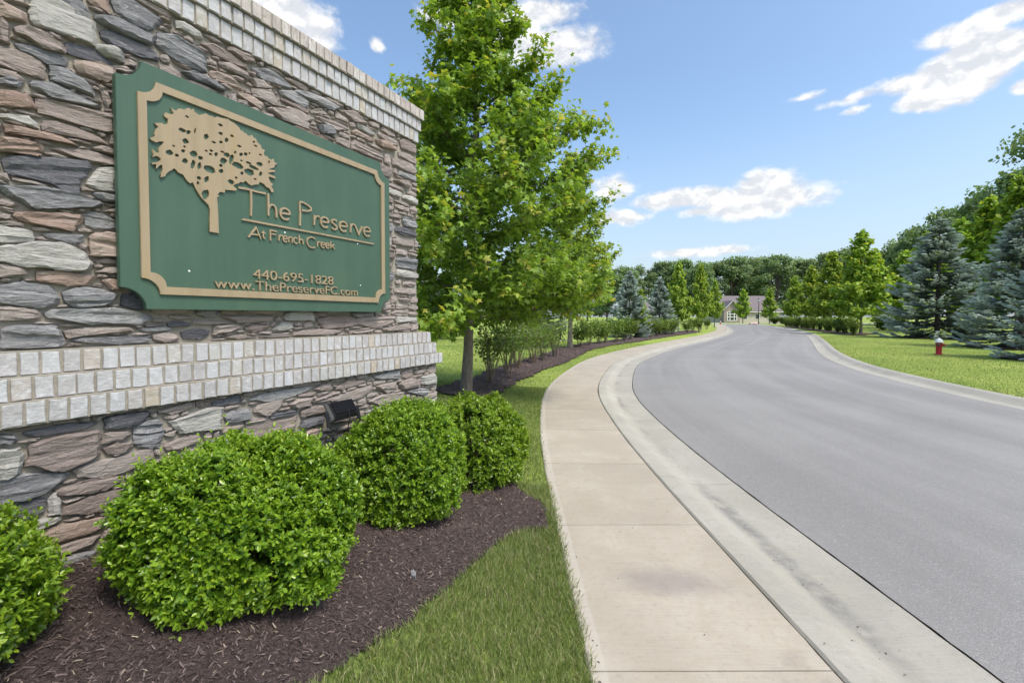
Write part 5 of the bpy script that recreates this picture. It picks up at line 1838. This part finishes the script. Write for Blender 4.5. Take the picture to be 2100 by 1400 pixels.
OAKS = [oak(80 + k, 22, 7.2, 2.4, 40, 190, .60) for k in range(3)]
ORD = ['first', 'second', 'third', 'fourth', 'fifth', 'sixth', 'seventh', 'eighth', 'ninth', 'tenth', 'eleventh', 'twelfth', 'thirteenth', 'fourteenth', 'fifteenth', 'sixteenth', 'seventeenth', 'eighteenth', 'nineteenth', 'twentieth', 'twenty-first', 'twenty-second', 'twenty-third']
rs = random.Random(8)
W = [(870, 560), (925, 555), (980, 560), (1035, 552), (1090, 558), (1150, 552), (1205, 555), (1245, 552), (1285, 548), (1322, 545), (1362, 538), (1398, 533), (1432, 536), (1468, 540), (1500, 530), (1530, 527), (1562, 530), (1592, 524), (1622, 530), (1652, 534)]
for i, (px, top) in enumerate(W):
    dp = rs.uniform(150, 185)
    h = (649 - top) / FPX * dp + CH
    sc = h / 22
    plant('woodland_tree', ((px - 1050) / FPX * dp, dp, 0), *OAKS[i % 3], rs.uniform(0, 6.28), 'dark green tree in the far wood behind the houses, %s from the left' % ORD[i], 'tree', 'trees of the far wood', (sc * .95, sc * .95, sc))
for i, (px, top, dp, lab) in enumerate([(1700, 520, 95, 'dark tree rising behind the second right-hand maple'), (1745, 512, 92, 'dark tree just behind the foremost right-hand maple'), (1822, 494, 100, 'dark round-topped tree far behind the right lawn'), (1880, 470, 90, 'dark green tree far behind the large blue spruce'), (1945, 430, 80, 'dark airy tree whose top shows left of the tall right-edge trees'),
                                        (2045, 372, 70, 'tall dark tree with a thin top near the right edge'), (2105, 350, 64, 'tall dark tree cut by the right edge of the frame')]):
    h = (649 - top) / FPX * dp + CH
    sc = h / 22
    plant('woodland_tree', ((px - 1050) / FPX * dp, dp, 0), *OAKS[(i + 1) % 3], i * 1.7, lab, 'tree', 'trees behind the right lawn', (sc * .8, sc * .8, sc))
wd, cr = oak(95, 21, 6.4, 14.0, 40, 330, .34)
plant('overhanging_tree', (53.0, 38.5, 0), wd, cr, 2.0, 'tall tree beyond the right edge whose branch hangs into the upper sky', 'tree', None, 1.0)


def spruce(seed, Ht, R, spray):
    rg = np.random.default_rng(seed)
    paths = [(np.array([(0, 0, 0), (0, 0, Ht * .5), (0, 0, Ht)]), np.array([.018, .011, .002]) * Ht)]
    P, A, N, T = [], [], [], []
    z = .25
    while z < Ht - .1:
        f = z / Ht
        L0 = R * (1 - f) ** .85 * (.80 + .20 * min(1, z / 1.0)) + .05
        for k in range(9 if f < .8 else 6):
            a = rg.uniform(0, 6.28)
            L = L0 * rg.uniform(.74, 1.12)
            el = math.radians(-8 + 40 * f + rg.normal(0, 6))
            u = np.linspace(0, 1, 6)
            dh = np.array([math.cos(a), math.sin(a), 0])
            sag = -.16 * L * np.sin(u * np.pi * .75) + .16 * L * u ** 3
            pts = np.array([0, 0, z]) + dh * (L * u * math.cos(el))[:, None] + np.array([0, 0, 1.0]) * (L * u * math.sin(el) + sag)[:, None]
            paths.append((pts, (.006 + .010 * L) * (1 - .85 * u)))
            n = max(5, int(L / spray * 9.0))
            w = rg.uniform(.22, 1.03, n)
            base = np.stack([np.interp(np.minimum(w, 1), u, pts[:, m]) for m in range(3)], 1)
            sd = rg.choice([-1, 1], n) * rg.uniform(.2, 1.1, n)
            pr = np.array([-math.sin(a), math.cos(a), 0])
            reach = spray * (.4 + .9 * (1 - w)) * sd
            base = base + pr * (reach * .9)[:, None] + np.stack([np.zeros(n), np.zeros(n), -.10 * np.abs(reach) + rg.normal(0, .022, n)], 1)
            ax = dh * (.75 + .3 * w)[:, None] + pr * (sd * .8)[:, None] + np.stack([rg.normal(0, .2, n), rg.normal(0, .2, n), rg.normal(.10, .12, n)], 1)
            P.append(base); A.append(ax)
            N.append(np.array([0, 0, 1.0]) + rg.normal(0, .22, (n, 3)))
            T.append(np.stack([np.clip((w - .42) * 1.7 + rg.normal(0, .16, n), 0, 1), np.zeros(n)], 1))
        z += .33 * (1 - .35 * f) * max(.6, Ht / 9)
    # leader
    n = 24
    P.append(np.stack([np.zeros(n), np.zeros(n), Ht - rg.uniform(0, .9, n)], 1)); A.append(np.stack([rg.normal(0, .5, n), rg.normal(0, .5, n), np.ones(n)], 1))
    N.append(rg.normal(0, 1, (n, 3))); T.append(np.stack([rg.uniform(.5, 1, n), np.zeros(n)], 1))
    P, A, N, T = map(np.concatenate, (P, A, N, T))
    tv = np.array([(-.10, 0, 0), (.10, 0, 0), (.17, .5, .0), (.05, 1, .02), (-.05, 1, .02), (-.17, .5, 0), (0, .05, .14), (0, .55, .17), (0, .5, -.12)], float)
    tf = [(0, 1, 2), (0, 2, 5), (5, 2, 3), (5, 3, 4), (6, 7, 8), (8, 7, 3)]
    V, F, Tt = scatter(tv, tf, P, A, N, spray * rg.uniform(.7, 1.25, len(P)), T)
    v, f = tubes(paths, 5)
    return np_mesh('trunk', v, f, M_DBARK, smooth=True), np_mesh('crown', V, F, M_SPRUCE, Tt)


S1, S2 = spruce(61, 9.6, 3.5, .30), spruce(62, 8.2, 3.1, .24)
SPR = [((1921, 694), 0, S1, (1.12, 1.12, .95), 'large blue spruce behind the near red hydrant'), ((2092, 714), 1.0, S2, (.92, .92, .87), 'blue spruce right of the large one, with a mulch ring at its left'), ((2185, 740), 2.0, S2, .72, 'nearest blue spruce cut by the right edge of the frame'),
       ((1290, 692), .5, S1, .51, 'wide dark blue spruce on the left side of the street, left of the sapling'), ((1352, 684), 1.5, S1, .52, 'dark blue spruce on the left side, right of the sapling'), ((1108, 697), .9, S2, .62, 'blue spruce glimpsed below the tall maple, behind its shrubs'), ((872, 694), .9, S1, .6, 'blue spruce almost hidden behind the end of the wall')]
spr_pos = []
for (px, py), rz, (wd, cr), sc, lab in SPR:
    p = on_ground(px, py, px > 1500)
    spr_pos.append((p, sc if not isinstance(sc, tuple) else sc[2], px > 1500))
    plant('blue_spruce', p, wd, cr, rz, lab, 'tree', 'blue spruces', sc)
for p, sc, rt in spr_pos[:3]:
    rad = 1.7 * sc
    bed_mesh('mulch_ring', (p[0] - rad * 1.6, p[0] + rad * 1.6), (p[1] - rad * 1.6, p[1] + rad * 1.6), .14, lambda x, y: np.hypot(x - p[0] + .3, y - p[1]) < rad * 1.25 + .25 * (fnoise(np.stack([x.ravel(), y.ravel()], 1), 8).reshape(x.shape) - .5), HR, .06)
p = on_ground(1765, 685, True)
bed_mesh('mulch_ring', (p[0] - 2.5, p[0] + 2.5), (p[1] - 2.5, p[1] + 2.5), .14, lambda x, y: np.hypot(x - p[0] - .1, y - p[1]) < 1.5, HR, .06)


# ------------------------------------------------------------------ hedge shrubs
def shrub(seed, h, r, nst, leaf, per, bare=.38):
    rg = np.random.default_rng(seed)
    paths, P, D, U = [], [], [], []
    for k in range(nst):
        a = rg.uniform(0, 6.28)
        rr = r * rg.uniform(.25, 1) ** .7
        top = np.array([rr * math.cos(a), rr * math.sin(a), h * rg.uniform(.72, 1.05)])
        b0 = np.array([rg.normal(0, .05), rg.normal(0, .05), -.04])
        u = np.linspace(0, 1, 5)
        pts = b0 + (top - b0) * u[:, None] + np.array([0, 0, 1.0]) * (.10 * h * np.sin(u * np.pi))[:, None] + np.vstack([np.zeros(3), rg.normal(0, .02, (4, 3))])
        paths.append((pts, np.linspace(.010, .004, 5)))
        w = rg.uniform(bare, 1.05, per)
        base = np.stack([np.interp(np.minimum(w, 1), u, pts[:, m]) for m in range(3)], 1)
        P.append(base + rg.normal(0, 1, (per, 3)) * (.05 + .10 * w[:, None]) * h * .75)
        D.append(np.repeat(unit(top - b0)[None], per, 0))
        U.append(w)
    P, D, U = np.concatenate(P), np.concatenate(D), np.concatenate(U)
    n = len(P)
    V, F, T = scatter(TUFT, TUFTTRI, P, D * .6 + rg.normal(0, .6, (n, 3)), np.array([0, 0, 1.0]) + rg.normal(0, .5, (n, 3)), leaf * rg.uniform(.6, 1.25, n),
                      np.stack([np.clip(U * .7 + rg.normal(0, .22, n), 0, 1), np.where(rg.uniform(0, 1, n) < .15, .6, 0)], 1))
    v, f = tubes(paths, 5)
    return np_mesh('stems', v, f, M_STEMS, smooth=True), np_mesh('foliage', V, F, M_SHRUB, T)


SH_N = [shrub(500 + k, 1.3, .58, 20, .052, 55, .42) for k in range(2)]
SH_F = [shrub(510 + k, 1.2, .52, 16, .085, 66, .40) for k in range(3)]
spots = [(1004, 786), (1042, 768), (1062, 757), (1094, 747), (1113, 740), (1138, 733), (1189, 712), (1208, 709), (1228, 706), (1242, 704), (1264, 702), (1280, 700), (1293, 697), (1333, 692), (1346, 690), (1358, 688), (1368, 687), (1379, 686), (1409, 683), (1421, 681), (1433, 680), (1449, 675)]
for i, (px, py) in enumerate(spots):
    p = on_ground(px, py)
    st, fo = (SH_N if i < 6 else SH_F)[i % (2 if i < 6 else 3)]
    r = tag(empty('leggy_shrub', p, px * .9), 'leggy green shrub in the left hedge bed, %s counted from the tall maple' % ORD[i], 'shrub', 'shrubs of the left hedge')
    r.scale = (1, 1, rs.uniform(.9, 1.12))
    link('stems', st, r)
    link('foliage', fo, r)
SH_R = [shrub(520 + k, 1.45, .62, 18, .11, 70, .12) for k in range(2)]
a0, a1 = on_ground(1752, 687, True), on_ground(1612, 669, True)
for i in range(15):
    p = a0 + (a1 - a0) * (i / 14) + np.array([rs.uniform(-.15, .15), rs.uniform(-.15, .15), 0])
    st, fo = SH_R[i % 2]
    r = tag(empty('hedge_shrub', p, i * 1.1), 'clipped green shrub in the right hedge row, %s counted from the foremost maple' % ORD[i], 'shrub', 'shrubs of the right hedge')
    link('stems', st, r)
    link('foliage', fo, r)
bed_mesh('mulch_bed', (a0[0] - 3, a1[0] + 3), (a0[1] - 3, a1[1] + 3), .25, lambda x, y: d_line(np.array([a0[:2], a1[:2]]), x, y) < 1.0, HR, .06)
for i, (px, py, dp, lab) in enumerate([(1812, 668, 55, 'rounded shrub on the far lawn between the foremost right maple and the spruce'), (1838, 668, 52, 'second rounded shrub on the far lawn, beside the large blue spruce'), (1588, 660, 102, 'low flat-topped shrub near the far lamp post, left one'), (1606, 660, 100, 'low flat-topped shrub near the far lamp post, right one')]):
    st, fo = SH_R[i % 2]
    r = tag(empty('round_shrub', ((px - 1050) / FPX * dp, dp, 0), i), lab, 'shrub')
    r.scale = (2.2, 2.2, 1.3) if i < 2 else (2.4, 1.6, 1.0)
    link('stems', st, r)
    link('foliage', fo, r)

# ------------------------------------------------------------------ hydrants, post, lamp, boulders
M_RED = simple_mat('hydrant_red', (.42, .022, .025), 0.42, var=.18)
M_WHITE = simple_mat('white_paint', (.80, .80, .78), 0.45, var=.05)
M_DARKMETAL = simple_mat('dark_cast_iron', (.05, .05, .052), 0.55)


def hydrant(pos, label, s=1.0):
    r = tag(empty('fire_hydrant', pos, .35), label, 'hydrant', 'red fire hydrants')
    b = MB(); b.lathe([(.155, 0), (.155, .03), (.105, .035), (.10, .06), (.10, .30), (.108, .42), (.118, .50), (.118, .53)], 24)
    b.build('barrel', M_RED, r, smooth=True)
    b = MB(); b.lathe([(.165, .531), (.165, .555), (.130, .560), (.125, .60), (.105, .645), (.07, .68), (.04, .695)], 24)
    bn = b.build('bonnet', M_WHITE, r, smooth=True)
    b = MB(); b.lathe([(.022, .694), (.022, .735), (.016, .74)], 5)
    b.build('operating_nut', M_WHITE, bn)
    for ang, rad, mt in ((200, .062, M_DARKMETAL), (20, .045, M_RED), (290, .045, M_RED)):
        a = math.radians(ang)
        axm = Matrix(((0, -math.sin(a), math.cos(a)), (0, math.cos(a), math.sin(a)), (1, 0, 0)))
        b = MB(); b.lathe([(rad * .8, .08), (rad * .8, .14), (rad, .141), (rad, .185), (rad * .6, .20), (rad * .3, .225)], 14, axis=axm, origin=(0, 0, .43))
        b.build('nozzle_cap', mt, r, smooth=True)
    for k in range(8):
        a = k * math.pi / 4
        b = MB(); b.lathe([(.012, .03), (.012, .045)], 6, origin=(.13 * math.cos(a), .13 * math.sin(a), 0))
        b.build('flange_bolt', M_RED, r)
    r.scale = (s, s, s)


p = on_ground(1925, 727, True)
hydrant(p, 'red fire hydrant with a white cap on the right lawn in front of the spruces')
hydrant((float((1477.5 - 1050) / FPX * 96), 96, -.01), 'tiny far red hydrant beside the street below the stone gabled house')

p = on_ground(1149, 699)
r = tag(empty('marker_post', p), 'short black post on the lawn seen beside the second maple trunk', 'post')
b = MB(); b.box(-.06, .06, -.06, .06, 0, .85); b.build('post', M_BLACK, r, bevel=.01)
b = MB(); b.box(-.075, .075, -.075, .075, -.02, .06); b.build('base', M_WHITE, r, bevel=.008)

dp = 100
r = tag(empty('street_lamp', ((1555.5 - 1050) / FPX * dp, dp, 0)), 'black street lamp with a globe head standing before the far house', 'street lamp')
b = MB(); b.lathe([(.16, 0), (.16, .35), (.10, .45), (.075, .5), (.060, 4.9), (.10, 4.95), (.10, 5.02)], 14); b.build('pole', M_BLACK, r, smooth=True)
M_GLOBE = simple_mat('milk_glass', (.72, .74, .76), 0.2)
b = MB(); b.lathe([(.08, 5.02), (.20, 5.12), (.25, 5.28), (.22, 5.42)], 16); b.build('globe', M_GLOBE, r, smooth=True)
b = MB(); b.lathe([(.28, 5.42), (.24, 5.50), (.10, 5.60), (.03, 5.72)], 16); b.build('cap', M_BLACK, r, smooth=True)

M_ROCK = simple_mat('pink_granite', (.50, .38, .35), 0.85, var=.25, scale=4, bump=.6, bscale=9)
for i, (px, s, lab) in enumerate([(1540, .32, 'smallest pinkish boulder at the left of the group by the lamp post'), (1547, .48, 'pinkish boulder in the middle of the group by the lamp post'), (1554, .42, 'pinkish boulder at the right of the group by the lamp post')]):
    me = bpy.data.meshes.new('boulder')
    bm = bmesh.new()
    bmesh.ops.create_icosphere(bm, subdivisions=3, radius=1)
    co = np.array([v.co[:] for v in bm.verts])
    k = .75 + .5 * fnoise(co * 1.4 + i * 9, i + 3)
    for v, kk in zip(bm.verts, k):
        v.co = Vector((v.co.x * kk * 1.2, v.co.y * kk, v.co.z * kk * .75)) * s
    bm.to_mesh(me); bm.free()
    me.materials.append(M_ROCK)
    tag(link('boulder', me, None, ((px - 1050) / FPX * 97, 97 + i * .4, .25 * s)), lab, 'boulder', 'boulders by the lamp post')

# ------------------------------------------------------------------ the far house
M_ROOF = simple_mat('brown_shingle_roof', (.165, .138, .146), 0.9, var=.22, scale=14)
M_HSTONE = simple_mat('house_stone', (.30, .25, .225), 0.9, var=.35, scale=2.2, bump=.8, bscale=4)
M_SIDING = simple_mat('tan_siding', (.50, .46, .40), 0.8)
M_GLASS = simple_mat('dark_window_glass', (.045, .05, .06), 0.12, var=.2, spec=.8)


def roof_panel(b, a, c, d, e, th=.14):
    a, c, d, e = map(Vector, (a, c, d, e))
    n = (c - a).cross(e - a).normalized() * th
    b.add([a, c, d, e, a + n, c + n, d + n, e + n], [(0, 3, 2, 1), (4, 5, 6, 7), (0, 1, 5, 4), (1, 2, 6, 5), (2, 3, 7, 6), (3, 0, 4, 7)])


def far_house(loc, rz, L, label, gable=True):
    """L: ridge length; local x along the ridge, front towards -y; the stone gable stands at the left end"""
    r = tag(empty('house', loc, rz), label, 'house')
    b = MB(); b.box(0, L, 0, 11, -.1, 3.3); b.build('wall', M_SIDING, r)
    b = MB()
    roof_panel(b, (-.5, -.6, 3.05), (L + .5, -.6, 3.05), (L - 1.5, 5.5, 7.6), (-.5, 5.5, 7.6))
    roof_panel(b, (L + .5, 11.6, 3.05), (-.5, 11.6, 3.05), (-.5, 5.5, 7.6), (L - 1.5, 5.5, 7.6))
    roof_panel(b, (L + .5, -.6, 3.05), (L + .5, 11.6, 3.05), (L - 1.5, 5.5, 7.6), (L - 1.5, 5.5, 7.6))
    rf = b.build('roof', M_ROOF, r)
    if gable:
        b = MB(); b.add([(0.5, -1.9, 0), (5.0, -1.9, 0), (5.0, -1.9, 3.65), (2.75, -1.9, 6.0), (.5, -1.9, 3.65), (.5, 3, 0), (5, 3, 0), (5, 3, 3.65), (2.75, 3, 6.0), (.5, 3, 3.65)],
                        [(0, 1, 2, 3, 4), (5, 9, 8, 7, 6), (0, 5, 6, 1), (1, 6, 7, 2), (0, 4, 9, 5), (2, 7, 8, 3), (3, 8, 9, 4)])
        b.build('gable_wall', M_HSTONE, r)
        b = MB()
        roof_panel(b, (2.75, -2.3, 6.12), (2.75, 4.5, 6.12), (.1, 4.5, 3.42), (.1, -2.3, 3.42), -.12)
        roof_panel(b, (2.75, -2.3, 6.12), (5.4, -2.3, 3.42), (5.4, 4.5, 3.42), (2.75, 4.5, 6.12), -.12)
        gr = b.build('gable_roof', M_ROOF, r)
        b = MB()
        b.bar((2.75, -2.34, 6.05), (.08, -2.34, 3.35), .06, .46, (0, 1, 0)); b.bar((2.75, -2.36, 6.05), (5.42, -2.36, 3.35), .06, .46, (0, 1, 0))
        b.v = [(x, y, z) for x, y, z in b.v]
        b.build('fascia', M_WHITE, gr)
        w = MB()
        for x in (1.45, 2.15, 3.35, 4.05):
            w.box(x - .09, x + .09, -2.0, -1.88, .55, 3.0)
        for z in (.55, 1.55, 2.35, 3.0):
            w.box(1.36, 4.14, -1.985, -1.885, z - .08, z + .08)
        wf = w.build('window_frame', M_WHITE, r)
        for x0, x1 in ((1.54, 2.06), (2.24, 3.26), (3.44, 3.96)):
            for z0, z1 in ((.63, 1.47), (1.63, 2.27), (2.43, 2.92)):
                g = MB(); g.box(x0, x1, -1.93, -1.905, z0, z1); g.build('pane', M_GLASS, wf)
        b = MB(); b.box(7.6, 9.5, 3.2, 4.3, 5, 7.1); ch = b.build('chimney', M_HSTONE, rf)
        b = MB(); b.box(7.45, 9.65, 3.05, 4.45, 7.1, 7.35); b.build('chimney_cap', M_WHITE, ch)
    for x in ((7.5, 11, 15) if gable else (1.5, 4.5)):
        w = MB(); w.box(x - .6, x + .6, -.06, .05, .9, 2.4); wf = w.build('window_frame', M_WHITE, r)
        g = MB(); g.box(x - .5, x + .5, -.08, -.065, 1.0, 2.3); g.build('pane', M_GLASS, wf)
    b = MB(); b.box(-.5, L + .5, -.66, -.605, 2.85, 3.03); b.build('gutter', M_WHITE, r)
    return r


far_house(((1474 - 1050) / FPX * 126, 126, 0), 0.03, 17.6, 'far house with a brown roof and a stone gable over a white framed window')
hs2 = far_house(((1306 - 1050) / FPX * 92, 92, 0), -.06, 6.2, 'small tan house whose brown roof shows between the two left spruces', False)
hs2.scale = (.62, .62, .62)
